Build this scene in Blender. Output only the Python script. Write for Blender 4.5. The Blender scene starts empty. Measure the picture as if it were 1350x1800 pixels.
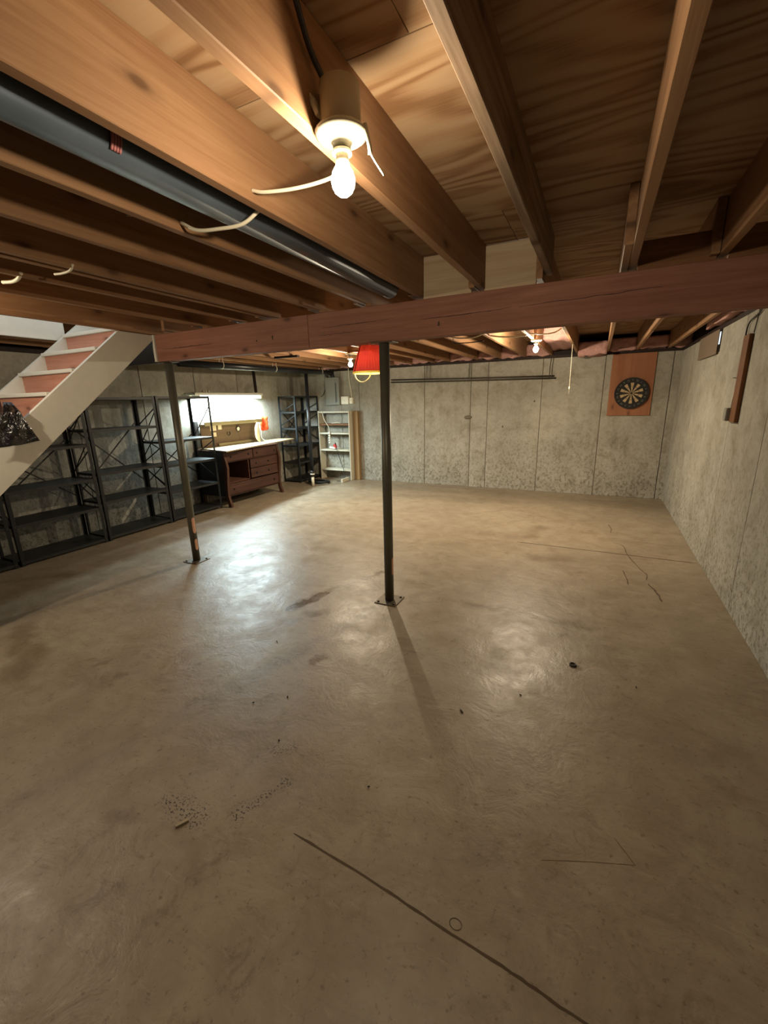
import bpy, bmesh, math, random
from mathutils import Vector, Matrix, noise
random.seed(7)
R_ = random.Random(11)
scene = bpy.context.scene
COL = scene.collection

# ------------------------------------------------------------------ camera
F_PX, YAW, PIT, ROL, EYE = 740.508, -0.464846, 0.257147, -0.0232378, 1.66
def cam_rows():
    cy, sy = math.cos(YAW), math.sin(YAW)
    Rz = Matrix(((cy, -sy, 0), (sy, cy, 0), (0, 0, 1)))
    B = Matrix(((1, 0, 0), (0, 0, -1), (0, 1, 0)))
    c, s = math.cos(PIT), math.sin(PIT)
    Rx = Matrix(((1, 0, 0), (0, c, -s), (0, s, c)))
    c, s = math.cos(ROL), math.sin(ROL)
    Rr = Matrix(((c, -s, 0), (s, c, 0), (0, 0, 1)))
    return Rr @ Rx @ B @ Rz
M3 = cam_rows()
cd = bpy.data.cameras.new('camera')
cam = bpy.data.objects.new('camera', cd); COL.objects.link(cam)
cd.sensor_fit = 'VERTICAL'; cd.sensor_height = 36.0; cd.lens = F_PX / 1800 * 36.0
cd.clip_start = 0.02; cd.clip_end = 100
rot = Matrix((M3[0], -M3[1], -M3[2])).transposed()
cam.matrix_world = Matrix.Translation((0, 0, EYE)) @ rot.to_4x4()
scene.camera = cam

# ------------------------------------------------------------------ world, exposure
w = bpy.data.worlds.new('world'); scene.world = w; w.use_nodes = True
w.node_tree.nodes['Background'].inputs[0].default_value = (0.9, 0.95, 1.0, 1)
w.node_tree.nodes['Background'].inputs[1].default_value = 0.3
scene.view_settings.view_transform = 'Standard'
scene.view_settings.look = 'None'
scene.view_settings.gamma = 1.0
scene.view_settings.use_curve_mapping = False
scene.view_settings.exposure = 1.85
scene.cycles.max_bounces = 7
scene.cycles.diffuse_bounces = 4
scene.cycles.adaptive_threshold = 0.025

WARM = (1.0, 0.83, 0.60)
COOL = (0.72, 0.93, 1.0)
# downward / all-round output of the LED bulbs, in watts
P_MAIN, P_MAIN_UP, P_FAR, P_FAR_UP, P_CORNER, P_CORNER_UP, P_STAIR, P_STAIR_UP, P_SHADE, P_TUBE = 1.5, 7.0, 45.0, 24.0, 62.0, 16.0, 0.5, 15.0, 0.7, 60.0

def point_light(name, loc, power, color, radius=0.03):
    l = bpy.data.lights.new(name, 'POINT'); l.energy = power; l.color = color; l.shadow_soft_size = radius
    o = bpy.data.objects.new(name, l); COL.objects.link(o); o.location = loc
    return o
def spot_light(name, loc, power, color, size, blend, radius=0.03):
    l = bpy.data.lights.new(name, 'SPOT'); l.energy = power; l.color = color; l.shadow_soft_size = radius
    l.spot_size = size; l.spot_blend = blend
    o = bpy.data.objects.new(name, l); COL.objects.link(o); o.location = loc
    return o

# ------------------------------------------------------------------ geometry helpers
OFF = {}
def link(name, me, mat=None, parent=None):
    o = bpy.data.objects.new(name, me)
    if mat is not None:
        for m in (mat if isinstance(mat, (list, tuple)) else [mat]): me.materials.append(m)
    COL.objects.link(o)
    if parent is not None: o.parent = parent
    return o
def obj(name, bm, mat, parent=None, smooth=False):
    off = OFF.get(parent.name, Vector((0, 0, 0))) if parent is not None else Vector((0, 0, 0))
    if off.length: bmesh.ops.translate(bm, verts=bm.verts, vec=-off)
    bmesh.ops.recalc_face_normals(bm, faces=bm.faces)
    me = bpy.data.meshes.new(name); bm.to_mesh(me); bm.free()
    if smooth:
        for p in me.polygons: p.use_smooth = True
    o = link(name, me, mat, parent)
    OFF[o.name] = off
    return o
def tag(o, label=None, cat=None, group=None, kind=None):
    if label: o['label'] = label
    if cat: o['category'] = cat
    if group: o['group'] = group
    if kind: o['kind'] = kind
    return o
def thing(name, loc, label, cat, group=None):
    o = bpy.data.objects.new(name, None); COL.objects.link(o); o.location = loc
    o.empty_display_size = 0.05
    OFF[o.name] = Vector(loc)
    return tag(o, label, cat, group)
def nb(): return bmesh.new()
def bx(bm, x0, x1, y0, y1, z0, z1, bev=0.0):
    vs = [bm.verts.new(p) for p in ((x0,y0,z0),(x1,y0,z0),(x1,y1,z0),(x0,y1,z0),(x0,y0,z1),(x1,y0,z1),(x1,y1,z1),(x0,y1,z1))]
    fs = [bm.faces.new([vs[i] for i in f]) for f in ((0,3,2,1),(4,5,6,7),(0,1,5,4),(1,2,6,5),(2,3,7,6),(3,0,4,7))]
    if bev > 0:
        es = list({e for f in fs for e in f.edges})
        bmesh.ops.bevel(bm, geom=es, offset=bev, segments=1, affect='EDGES')
    return bm
def box(*a, **k): return bx(nb(), *a, **k)
def obox(bm, c, ax, hs, bev=0.0):
    """oriented box: centre, 3 axes, half sizes"""
    c = Vector(c); A = [Vector(a).normalized() * h for a, h in zip(ax, hs)]
    vs = [bm.verts.new(c + sx*A[0] + sy*A[1] + sz*A[2]) for sx, sy, sz in
          ((-1,-1,-1),(1,-1,-1),(1,1,-1),(-1,1,-1),(-1,-1,1),(1,-1,1),(1,1,1),(-1,1,1))]
    fs = [bm.faces.new([vs[i] for i in f]) for f in ((0,3,2,1),(4,5,6,7),(0,1,5,4),(1,2,6,5),(2,3,7,6),(3,0,4,7))]
    if bev > 0:
        bmesh.ops.bevel(bm, geom=list({e for f in fs for e in f.edges}), offset=bev, segments=1, affect='EDGES')
    return bm
def bar(bm, p0, p1, w, t, up=(0, 0, 1)):
    p0, p1 = Vector(p0), Vector(p1); d = (p1 - p0); u = Vector(up)
    s = d.cross(u)
    if s.length < 1e-6: s = d.cross(Vector((1, 0, 0)))
    u2 = s.cross(d)
    return obox(bm, (p0 + p1) / 2, (d, s, u2), (d.length / 2, w / 2, t / 2))
def tube(bm, pts, r, seg=8, caps=True):
    pts = [Vector(p) for p in pts]; rings = []
    n = len(pts); prev = None
    for i, p in enumerate(pts):
        d = (pts[min(i+1, n-1)] - pts[max(i-1, 0)]).normalized()
        if prev is None:
            a = Vector((0, 0, 1)) if abs(d.z) < 0.9 else Vector((1, 0, 0))
            s = d.cross(a).normalized()
        else:
            s = (prev - d * prev.dot(d))
            s = s.normalized() if s.length > 1e-6 else d.cross(Vector((0, 0, 1))).normalized()
        prev = s; u = d.cross(s)
        rr = r[i] if isinstance(r, (list, tuple)) else r
        rings.append([bm.verts.new(p + rr * (math.cos(2*math.pi*k/seg) * s + math.sin(2*math.pi*k/seg) * u)) for k in range(seg)])
    for a, b in zip(rings, rings[1:]):
        for k in range(seg):
            bm.faces.new((a[k], a[(k+1) % seg], b[(k+1) % seg], b[k]))
    if caps:
        bm.faces.new(rings[0][::-1]); bm.faces.new(rings[-1])
    return bm
def spline(pts, n=8):
    P = [Vector(p) for p in pts]; out = []
    Q = [P[0]*2 - P[1]] + P + [P[-1]*2 - P[-2]]
    for i in range(1, len(Q) - 2):
        a, b, c, d = Q[i-1], Q[i], Q[i+1], Q[i+2]
        for k in range(n):
            t = k / n
            out.append(0.5 * (2*b + (c - a)*t + (2*a - 5*b + 4*c - d)*t*t + (3*b - a - 3*c + d)*t**3))
    out.append(P[-1]); return out
def lathe(bm, prof, c, seg=24, caps=True):
    c = Vector(c); rings = []
    for r, z in prof:
        rings.append([bm.verts.new(c + Vector((r*math.cos(2*math.pi*k/seg), r*math.sin(2*math.pi*k/seg), z))) for k in range(seg)])
    for a, b in zip(rings, rings[1:]):
        for k in range(seg):
            bm.faces.new((a[k], a[(k+1) % seg], b[(k+1) % seg], b[k]))
    if caps:
        bm.faces.new(rings[0][::-1]); bm.faces.new(rings[-1])
    return bm
def prism(bm, poly, axis, a0, a1):
    """poly: list of 2D points in the plane across axis ('x': (y,z), 'y': (x,z), 'z': (x,y))"""
    def P(p, a): return {'x': (a, p[0], p[1]), 'y': (p[0], a, p[1]), 'z': (p[0], p[1], a)}[axis]
    A = [bm.verts.new(P(p, a0)) for p in poly]; B = [bm.verts.new(P(p, a1)) for p in poly]
    bm.faces.new(A); bm.faces.new(B[::-1]); n = len(poly)
    for i in range(n): bm.faces.new((A[i], A[(i+1) % n], B[(i+1) % n], B[i]))
    return bm

# ------------------------------------------------------------------ materials
class NT:
    def __init__(s, name):
        s.m = bpy.data.materials.new(name); s.m.use_nodes = True; s.t = s.m.node_tree
        s.b = s.t.nodes['Principled BSDF']; s.out = s.t.nodes['Material Output']
    def n(s, typ, **kw):
        nd = s.t.nodes.new(typ)
        for k, v in kw.items():
            if k.startswith('i_'):
                key = k[2:]; key = int(key) if key.isdigit() else key.replace('_', ' ')
                nd.inputs[key].default_value = v
            else: setattr(nd, k, v)
        return nd
    def l(s, a, b): s.t.links.new(a, b)
    def math(s, op, a, b=None, clamp=False):
        nd = s.n('ShaderNodeMath', operation=op, use_clamp=clamp)
        for i, v in enumerate((a, b)):
            if v is None: continue
            if isinstance(v, (int, float)): nd.inputs[i].default_value = v
            else: s.l(v, nd.inputs[i])
        return nd.outputs[0]
    def vmath(s, op, a, b=None):
        nd = s.n('ShaderNodeVectorMath', operation=op)
        for i, v in enumerate((a, b)):
            if v is None: continue
            if isinstance(v, (tuple, list, Vector)): nd.inputs[i].default_value = tuple(v)
            else: s.l(v, nd.inputs[i])
        return nd.outputs['Value'] if op in ('DOT_PRODUCT', 'LENGTH', 'DISTANCE') else nd.outputs[0]
    def coords(s, scale=(1, 1, 1), rnd=True, world=False):
        if world:
            v = s.n('ShaderNodeNewGeometry').outputs['Position']
        else:
            v = s.n('ShaderNodeTexCoord').outputs['Object']
        if rnd:
            oi = s.n('ShaderNodeObjectInfo')
            c = s.n('ShaderNodeCombineXYZ')
            r = s.math('MULTIPLY', oi.outputs['Random'], 41.7)
            for k in range(3): s.l(r, c.inputs[k])
            v = s.vmath('ADD', v, c.outputs[0])
        mp = s.n('ShaderNodeMapping'); mp.inputs['Scale'].default_value = scale
        s.l(v, mp.inputs[0]); return mp.outputs[0]
    def noise(s, vec, scale, detail=4, rough=0.55, dist=0.0):
        nd = s.n('ShaderNodeTexNoise'); nd.inputs['Scale'].default_value = scale
        nd.inputs['Detail'].default_value = detail; nd.inputs['Roughness'].default_value = rough
        nd.inputs['Distortion'].default_value = dist
        s.l(vec, nd.inputs['Vector']); return nd.outputs['Fac']
    def ramp(s, fac, stops, interp='LINEAR'):
        nd = s.n('ShaderNodeValToRGB'); cr = nd.color_ramp; cr.interpolation = interp
        while len(cr.elements) < len(stops): cr.elements.new(0.5)
        for e, (p, c) in zip(cr.elements, stops):
            e.position = p
            e.color = (c, c, c, 1) if isinstance(c, (int, float)) else (*c[:3], 1)
        s.l(fac, nd.inputs[0]); return nd.outputs[0]
    def mix(s, fac, a, b, mode='MIX'):
        nd = s.n('ShaderNodeMix', data_type='RGBA', blend_type=mode)
        ins = {'f': nd.inputs[0], 'a': nd.inputs[6], 'b': nd.inputs[7]}
        for k, v in (('f', fac), ('a', a), ('b', b)):
            if isinstance(v, (int, float)): ins[k].default_value = v
            elif isinstance(v, tuple): ins[k].default_value = (*v[:3], 1)
            else: s.l(v, ins[k])
        return nd.outputs[2]
    def bump(s, h, strength=0.3, dist=0.01):
        nd = s.n('ShaderNodeBump'); nd.inputs['Strength'].default_value = strength; nd.inputs['Distance'].default_value = dist
        s.l(h, nd.inputs['Height']); s.l(nd.outputs[0], s.b.inputs['Normal'])
    def col(s, c):
        if isinstance(c, tuple): s.b.inputs['Base Color'].default_value = (*c[:3], 1)
        else: s.l(c, s.b.inputs['Base Color'])
    def rough(s, r):
        if isinstance(r, (int, float)): s.b.inputs['Roughness'].default_value = r
        else: s.l(r, s.b.inputs['Roughness'])
def srgb(r, g, b):
    f = lambda u: (u/255/12.92) if u/255 <= 0.04045 else ((u/255 + 0.055)/1.055)**2.4
    return (f(r), f(g), f(b))
def sc(c, k): return tuple(x * k for x in c)

def m_plain(name, color, rough=0.6, metal=0.0, var=0.12, scale=18, bump=0.05, spec=0.5):
    t = NT(name); v = t.coords()
    n = t.noise(v, scale, 4)
    t.col(t.mix(n, sc(color, 1 - var*1.6), sc(color, 1 + var)))
    t.rough(rough); t.b.inputs['Metallic'].default_value = metal
    t.b.inputs['Specular IOR Level'].default_value = spec
    if bump: t.bump(n, bump, 0.004)
    return t.m
def m_wood(name, light, dark, axis='y', rough=0.65, knots=True, contrast=1.0, dirt=0.25, k=0.6):
    t = NT(name); light, dark = sc(light, k), sc(dark, k)
    st = {'x': (0.55, 13, 13), 'y': (13, 0.55, 13), 'z': (13, 13, 0.55)}[axis]
    v = t.coords(st)
    n1 = t.noise(v, 1.6, 5, 0.6, 0.8)
    n2 = t.noise(t.coords(tuple(a*6 for a in st)), 2.0, 3, 0.6)
    f = t.math('ADD', t.math('MULTIPLY', n1, 0.75), t.math('MULTIPLY', n2, 0.25))
    c = t.ramp(f, [(0.5 - 0.22/contrast, dark), (0.5, tuple((a+b)/2 for a, b in zip(light, dark))), (0.5 + 0.2/contrast, light)])
    big = t.noise(t.coords((1.2, 1.2, 1.2)), 1.4, 3)
    c = t.mix(t.ramp(big, [(0.35, 0.0), (0.75, dirt)]), c, sc(dark, 0.45))
    if knots:
        sp = t.n('ShaderNodeSeparateXYZ'); t.l(t.coords({'x': (1.5, 3.6, 3.6), 'y': (3.6, 1.5, 3.6), 'z': (3.6, 3.6, 1.5)}[axis]), sp.inputs[0])
        cb = t.n('ShaderNodeCombineXYZ'); ia, ib = {'x': (0, 2), 'y': (1, 2), 'z': (0, 2)}[axis]
        t.l(sp.outputs[ia], cb.inputs[0]); t.l(sp.outputs[ib], cb.inputs[1])
        vo = t.n('ShaderNodeTexVoronoi', feature='F1', voronoi_dimensions='2D'); vo.inputs['Scale'].default_value = 1.0
        t.l(cb.outputs[0], vo.inputs['Vector'])
        k = t.ramp(vo.outputs['Distance'], [(0.030, 1.0), (0.050, 0.55), (0.075, 0.25), (0.14, 0.0)])
        c = t.mix(t.math('MULTIPLY', k, 0.75), c, sc(dark, 0.28))
    t.col(c); t.rough(rough); t.b.inputs['Specular IOR Level'].default_value = 0.25
    t.bump(f, 0.25, 0.003)
    return t.m
def m_ply(name):
    t = NT(name)
    base = t.noise(t.coords((0.45, 2.3, 1.0)), 1.0, 2.5, 0.45, 0.5)
    rings = t.math('SINE', t.math('MULTIPLY', base, 75.0))
    fine = t.noise(t.coords((2.5, 60, 60)), 1.5, 3)
    blot = t.noise(t.coords((1.0, 1.6, 1.0)), 1.7, 3)
    f = t.math('ADD', t.math('MULTIPLY', rings, 0.22), t.math('ADD', t.math('MULTIPLY', fine, 0.35), t.math('MULTIPLY', blot, 0.65)))
    c = t.ramp(f, [(0.22, srgb(164, 122, 84)), (0.45, srgb(198, 158, 118)), (0.62, srgb(208, 172, 132)), (0.85, srgb(214, 180, 142))])
    t.col(t.mix(1.0, c, (0.55, 0.55, 0.55), 'MULTIPLY')); t.rough(0.7); t.b.inputs['Specular IOR Level'].default_value = 0.2
    return t.m
def m_wall(name, base, dirt):
    t = NT(name); v = t.coords((1, 1, 1), rnd=True)
    big = t.noise(v, 1.3, 5, 0.6); mid = t.noise(v, 7, 5, 0.65); fine = t.noise(v, 60, 3, 0.6)
    c = t.ramp(big, [(0.3, sc(base, 0.78)), (0.7, sc(base, 1.14))])
    c = t.mix(t.ramp(mid, [(0.35, 0.0), (0.75, 0.35)]), c, sc(base, 1.3))
    streak = t.noise(t.coords((4.5, 4.5, 0.4)), 1.3, 5, 0.65)
    c = t.mix(t.ramp(streak, [(0.52, 0.0), (0.78, 0.30)]), c, dirt)
    # pits and mildew, thicker where ground water has soaked the foot of the wall
    vo = t.n('ShaderNodeTexVoronoi', feature='F1'); vo.inputs['Scale'].default_value = 17.0
    t.l(t.coords((1, 1, 0.8)), vo.inputs['Vector'])
    spots = t.ramp(vo.outputs['Distance'], [(0.10, 1.0), (0.22, 0.0)])
    patch = t.ramp(t.noise(v, 2.6, 5, 0.65), [(0.46, 0.0), (0.62, 1.0)])
    sep = t.n('ShaderNodeSeparateXYZ'); t.l(t.coords(rnd=False, world=True), sep.inputs[0])
    zz = t.math('ADD', sep.outputs[2], t.math('MULTIPLY', t.math('SUBTRACT', big, 0.5), 0.9))
    low = t.ramp(t.math('DIVIDE', zz, 2.0), [(0.03, 1.0), (0.28, 0.55), (0.62, 0.10)])
    mold = t.ramp(t.noise(t.coords((15, 15, 12)), 1.6, 6, 0.8), [(0.49, 0.0), (0.60, 1.0)])
    msk = t.math('MULTIPLY', t.math('MAXIMUM', mold, t.math('MULTIPLY', spots, patch)), t.math('ADD', low, 0.16, ), clamp=True)
    c = t.mix(t.math('MULTIPLY', msk, 0.72), c, dirt)
    c = t.mix(t.ramp(t.noise(v, 3.4, 6, 0.7, 0.5), [(0.48, 0.0), (0.68, 0.45)]), c, sc(dirt, 1.35))
    t.col(c); t.rough(0.9); t.b.inputs['Specular IOR Level'].default_value = 0.2
    h = t.math('ADD', t.math('MULTIPLY', fine, 0.5), mid)
    t.bump(h, 0.5, 0.008)
    return t.m
def m_floor():
    t = NT('concrete_floor')
    P = t.coords(rnd=False, world=True)
    big = t.noise(P, 0.9, 5, 0.6); mid = t.noise(P, 4.5, 6, 0.65, 0.6); fine = t.noise(P, 45, 4, 0.6)
    base = srgb(188, 171, 145)
    c = t.ramp(big, [(0.3, sc(base, 0.82)), (0.72, sc(base, 1.12))])
    c = t.mix(t.ramp(mid, [(0.38, 0.34), (0.60, 0.0)]), c, srgb(138, 116, 88))
    c = t.mix(t.ramp(t.noise(t.vmath('MULTIPLY', P, (1.0, 3.2, 1.0)), 1.6, 6, 0.7, 1.5), [(0.50, 0.0), (0.66, 0.3)]), c, srgb(142, 122, 94))
    c = t.mix(t.ramp(t.noise(P, 2.1, 5, 0.7, 1.2), [(0.55, 0.0), (0.75, 0.38)]), c, srgb(205, 190, 165))
    speck = t.ramp(t.noise(P, 34, 4, 0.75), [(0.58, 0.0), (0.68, 0.6)])
    c = t.mix(speck, c, srgb(110, 92, 68))
    blot = t.ramp(t.noise(P, 7.5, 6, 0.75, 0.8), [(0.54, 0.0), (0.66, 0.55)])
    c = t.mix(t.math('MULTIPLY', blot, t.ramp(t.noise(P, 1.1, 3), [(0.40, 0.15), (0.62, 1.0)])), c, srgb(118, 98, 70))
    scuff = t.ramp(t.noise(t.vmath('MULTIPLY', P, (2.0, 9.0, 1.0)), 2.2, 6, 0.8, 1.0), [(0.58, 0.0), (0.70, 0.5)])
    c = t.mix(scuff, c, srgb(214, 200, 172))
    # stains, each with its own place on the slab
    jit = t.n('ShaderNodeTexNoise'); jit.inputs['Scale'].default_value = 9; jit.inputs['Detail'].default_value = 4
    t.l(P, jit.inputs['Vector'])
    off = t.vmath('SCALE', t.vmath('SUBTRACT', jit.outputs['Color'], (0.5, 0.5, 0.5)))
    off.node.inputs['Scale'].default_value = 0.16
    Q = t.vmath('MULTIPLY', t.vmath('ADD', P, off), (1, 1, 0))
    def seg(a, b, wd, soft):
        a, b = Vector((*a, 0)), Vector((*b, 0)); d = b - a
        pa = t.vmath('SUBTRACT', Q, tuple(a))
        h = t.math('DIVIDE', t.vmath('DOT_PRODUCT', pa, tuple(d)), d.length_squared, clamp=True)
        sv = t.n('ShaderNodeVectorMath', operation='SCALE'); sv.inputs[0].default_value = tuple(d); t.l(h, sv.inputs['Scale'])
        dist = t.vmath('LENGTH', t.vmath('SUBTRACT', pa, sv.outputs[0]))
        return t.math('DIVIDE', t.math('SUBTRACT', wd + soft, dist), soft, clamp=True)
    wet = None
    for a, b, wd, s_, k in [((-2.15, 2.50), (-2.06, 2.86), 0.035, 0.03, 1.0), ((-2.06, 2.86), (-1.80, 3.50), 0.012, 0.05, 0.7),
                            ((-2.20, 2.62), (-1.95, 3.10), 0.004, 0.03, 0.5), ((-1.97, 2.50), (-1.86, 2.56), 0.03, 0.04, 0.7),
                            ((-2.02, 2.33), (-1.99, 2.36), 0.02, 0.05, 0.5), ((-1.55, 1.98), (-1.50, 2.03), 0.01, 0.03, 0.9),
                            ((-0.85, 3.19), (0.10, 3.17), 0.008, 0.07, 0.55), ((-0.40, 2.98), (-0.05, 2.98), 0.008, 0.05, 0.4),
                            ((0.0, 2.62), (0.03, 2.62), 0.01, 0.03, 0.6),
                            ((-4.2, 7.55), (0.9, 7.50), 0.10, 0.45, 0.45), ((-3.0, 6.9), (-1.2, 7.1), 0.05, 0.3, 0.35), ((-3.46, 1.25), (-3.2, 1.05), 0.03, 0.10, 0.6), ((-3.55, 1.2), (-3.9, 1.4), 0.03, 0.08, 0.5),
                            ((-1.65, 0.72), (-1.60, 0.74), 0.01, 0.05, 0.5), ((-1.40, 0.50), (-1.38, 0.56), 0.008, 0.03, 0.5), ((-0.55, 5.7), (-0.62, 5.2), 0.03, 0.10, 0.4), ((-0.45, 4.5), (-0.15, 4.6), 0.03, 0.10, 0.45)]:
        m_ = t.math('MULTIPLY', seg(a, b, wd, s_), k)
        wet = m_ if wet is None else t.math('MAXIMUM', wet, m_)
    grit = None
    for a, b, wd, s_, k in [((-1.50, 0.88), (-1.34, 0.88), 0.03, 0.05, 1.0), ((-1.20, 0.95), (-1.12, 1.16), 0.01, 0.04, 1.0),
                            ((-1.28, 1.30), (-1.22, 1.34), 0.02, 0.04, 0.8), ((-1.56, 2.2), (-1.5, 2.25), 0.03, 0.05, 0.7),
                            ((-1.75, 1.88), (-1.68, 1.95), 0.02, 0.05, 0.7)]:
        m_ = t.math('MULTIPLY', seg(a, b, wd, s_), k)
        grit = m_ if grit is None else t.math('MAXIMUM', grit, m_)
    pits = t.ramp(t.noise(P, 110, 2, 0.55), [(0.55, 0.0), (0.60, 1.0)])
    grit = t.math('MULTIPLY', grit, pits)
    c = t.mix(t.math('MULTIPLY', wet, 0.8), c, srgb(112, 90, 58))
    c = t.mix(t.math('MULTIPLY', grit, 0.9), c, srgb(48, 32, 18))
    t.col(t.mix(1.0, c, (0.56, 0.56, 0.56), 'MULTIPLY'))
    r = t.ramp(t.noise(P, 3.2, 5, 0.7), [(0.35, 0.34), (0.65, 0.52)])
    r = t.math('SUBTRACT', r, t.math('MULTIPLY', wet, 0.16), clamp=True)
    t.rough(r); t.b.inputs['Specular IOR Level'].default_value = 0.42
    h = t.math('ADD', mid, t.math('MULTIPLY', fine, 0.15))
    t.bump(h, 0.4, 0.012)
    return t.m
def m_emit(name, color, strength, transparent=False):
    t = NT(name); t.t.nodes.remove(t.b)
    e = t.n('ShaderNodeEmission'); e.inputs[0].default_value = (*color, 1); e.inputs[1].default_value = strength
    if transparent:
        tr = t.n('ShaderNodeBsdfTransparent'); a = t.n('ShaderNodeAddShader')
        t.l(tr.outputs[0], a.inputs[0]); t.l(e.outputs[0], a.inputs[1]); t.l(a.outputs[0], t.out.inputs[0])
    else: t.l(e.outputs[0], t.out.inputs[0])
    return t.m

M_FLOOR = m_floor()
M_WALL = m_wall('concrete_wall', sc(srgb(186, 181, 166), .68), sc(srgb(104, 95, 72), .68))
M_JOINT = m_plain('joint_dirt', srgb(78, 62, 42), 0.9, bump=0)
M_HAIR = m_plain('hairline_dirt', srgb(108, 92, 66), 0.9, bump=0)
M_SEAM = m_plain('wall_seam_dark', srgb(104, 96, 78), 0.95, bump=0)  # darker tone of the form seams and wall patches
M_JOIST = m_wood('fir_joist', srgb(200, 156, 114), srgb(158, 112, 76), 'y')
M_ROUGHJ = m_wood('weathered_joist', srgb(190, 164, 136), srgb(128, 100, 76), 'y', contrast=1.6, dirt=0.5)
M_BEAM = m_wood('girder_wood', srgb(176, 126, 106), srgb(134, 86, 68), 'x', dirt=0.3, k=0.85)
M_PALE = m_wood('pale_blocking', srgb(218, 198, 168), srgb(190, 162, 126), 'x', knots=False, k=0.9)
M_BLOCK = m_wood('blocking_wood', srgb(190, 140, 96), srgb(140, 92, 58), 'x', knots=False)
M_SILL = m_wood('sill_wood', srgb(70, 52, 44), srgb(36, 27, 24), 'x', knots=False)
M_PLY = m_ply('plywood_subfloor')
M_WHITE = m_plain('white_paint', srgb(206, 204, 192), 0.55, var=0.05)
M_OFFWHITE = m_plain('offwhite_paint', srgb(196, 190, 168), 0.6, var=0.10)
M_RISER = m_wood('riser_wood', srgb(204, 150, 128), srgb(172, 114, 92), 'x', k=0.9)
M_POST = m_plain('post_steel', srgb(98, 96, 84), 0.42, 0.35, var=0.18, scale=9)
M_STEEL = m_plain('plate_steel', srgb(92, 82, 66), 0.5, 0.5)
M_RACK = m_plain('rack_black_steel', srgb(32, 35, 38), 0.42, 0.35, var=0.15)
M_RACKSH = m_plain('rack_shelf_steel', srgb(42, 44, 44), 0.45, 0.25, var=0.15)
M_PIPE = m_plain('black_plastic_pipe', srgb(30, 33, 38), 0.32, 0.0, var=0.2)
M_DUCT = m_plain('dark_pipe', srgb(84, 96, 108), 0.42, 0.3, var=0.25, scale=6)
M_CABLE = m_plain('white_cable', srgb(226, 218, 192), 0.5, var=0.04, bump=0)
M_BLACK = m_plain('black_rubber', srgb(22, 22, 22), 0.5, var=0.1, bump=0)
M_PORC = m_plain('porcelain', srgb(176, 170, 150), 0.25, var=0.02, bump=0)
M_BOXM = m_plain('beige_box', srgb(150, 138, 112), 0.5, var=0.06)
M_GREY = m_plain('grey_panel', srgb(128, 126, 116), 0.5, 0.1, var=0.06)
M_DARKG = m_plain('dark_grey', srgb(56, 56, 54), 0.5, var=0.06)
M_INSUL = m_plain('pink_insulation', srgb(186, 142, 132), 0.95, var=0.25, scale=30, bump=0.8)
M_PATCH = m_plain('orange_primer', srgb(214, 166, 138), 0.7)
M_STRAP = m_plain('pink_strap', srgb(176, 112, 112), 0.6)
M_MAHO = m_wood('mahogany', srgb(112, 78, 64), srgb(72, 46, 38), 'y', rough=0.45, knots=False, dirt=0.4)
M_MAHOZ = m_wood('mahogany_upright', srgb(124, 88, 70), srgb(78, 50, 40), 'z', rough=0.45, knots=False)
M_MAHOD = m_wood('mahogany_inside', srgb(130, 90, 70), srgb(96, 62, 46), 'y', rough=0.6, knots=False)
M_DSIDE = m_plain('dark_side', srgb(34, 32, 34), 0.5)
M_TOP = m_wood('worktop_ply', srgb(214, 196, 160), srgb(186, 164, 124), 'y', rough=0.5, knots=False)
M_HARD = m_wood('hardboard', srgb(150, 122, 92), srgb(128, 102, 76), 'y', rough=0.6, knots=False)
M_LEDGE = m_wood('ledge_wood', srgb(222, 206, 160), srgb(190, 170, 120), 'y', rough=0.6, knots=False)
M_PAPER = m_plain('paper', srgb(226, 206, 170), 0.8, var=0.06, bump=0)
M_ORANGE = m_plain('orange_cloth', srgb(236, 84, 30), 0.7, var=0.15, scale=40)
M_RED = None
M_DBWOOD = m_wood('dartboard_backing', srgb(196, 136, 98), srgb(176, 114, 78), 'z', rough=0.7)
M_BOARDK = m_plain('dartboard_black', srgb(26, 24, 22), 0.8, var=0.2)
M_BOARDC = m_plain('dartboard_cream', srgb(176, 152, 112), 0.85, var=0.15)
M_NUM = m_plain('dartboard_numeral', srgb(120, 118, 108), 0.5, 0.5, bump=0)
M_BROWN = m_wood('brown_plank', srgb(140, 92, 52), srgb(96, 58, 30), 'z', rough=0.5, knots=False, k=0.9)
M_TAN = m_wood('tan_plank', srgb(190, 156, 108), srgb(150, 116, 72), 'z', knots=False)
M_ROD = m_plain('iron_rod', srgb(74, 68, 58), 0.55, 0.6)
M_CARD = m_plain('cover_board', srgb(112, 96, 78), 0.8, var=0.08)
M_CREAM = m_plain('cream_plastic', srgb(232, 226, 204), 0.4, var=0.03, bump=0)
M_HOUSING = m_plain('fixture_enamel', srgb(200, 196, 182), 0.4, var=0.05)
M_BULB = m_emit('bulb_glass', (1.0, 0.88, 0.66), 5.0, True)
M_TUBE = m_emit('fluorescent_tube', (0.74, 0.97, 1.0), 2.4)
M_DAY = m_emit('daylight_pane', (0.72, 0.86, 1.0), 0.5)
def m_bag():
    t = NT('black_plastic_film'); v = t.coords((1, 1, 1))
    t.col(srgb(20, 20, 24)); t.rough(0.16); t.b.inputs['Specular IOR Level'].default_value = 0.7
    t.bump(t.noise(v, 9, 3, 0.5, 1.5), 0.9, 0.03); return t.m
M_BAG = m_bag()
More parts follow.
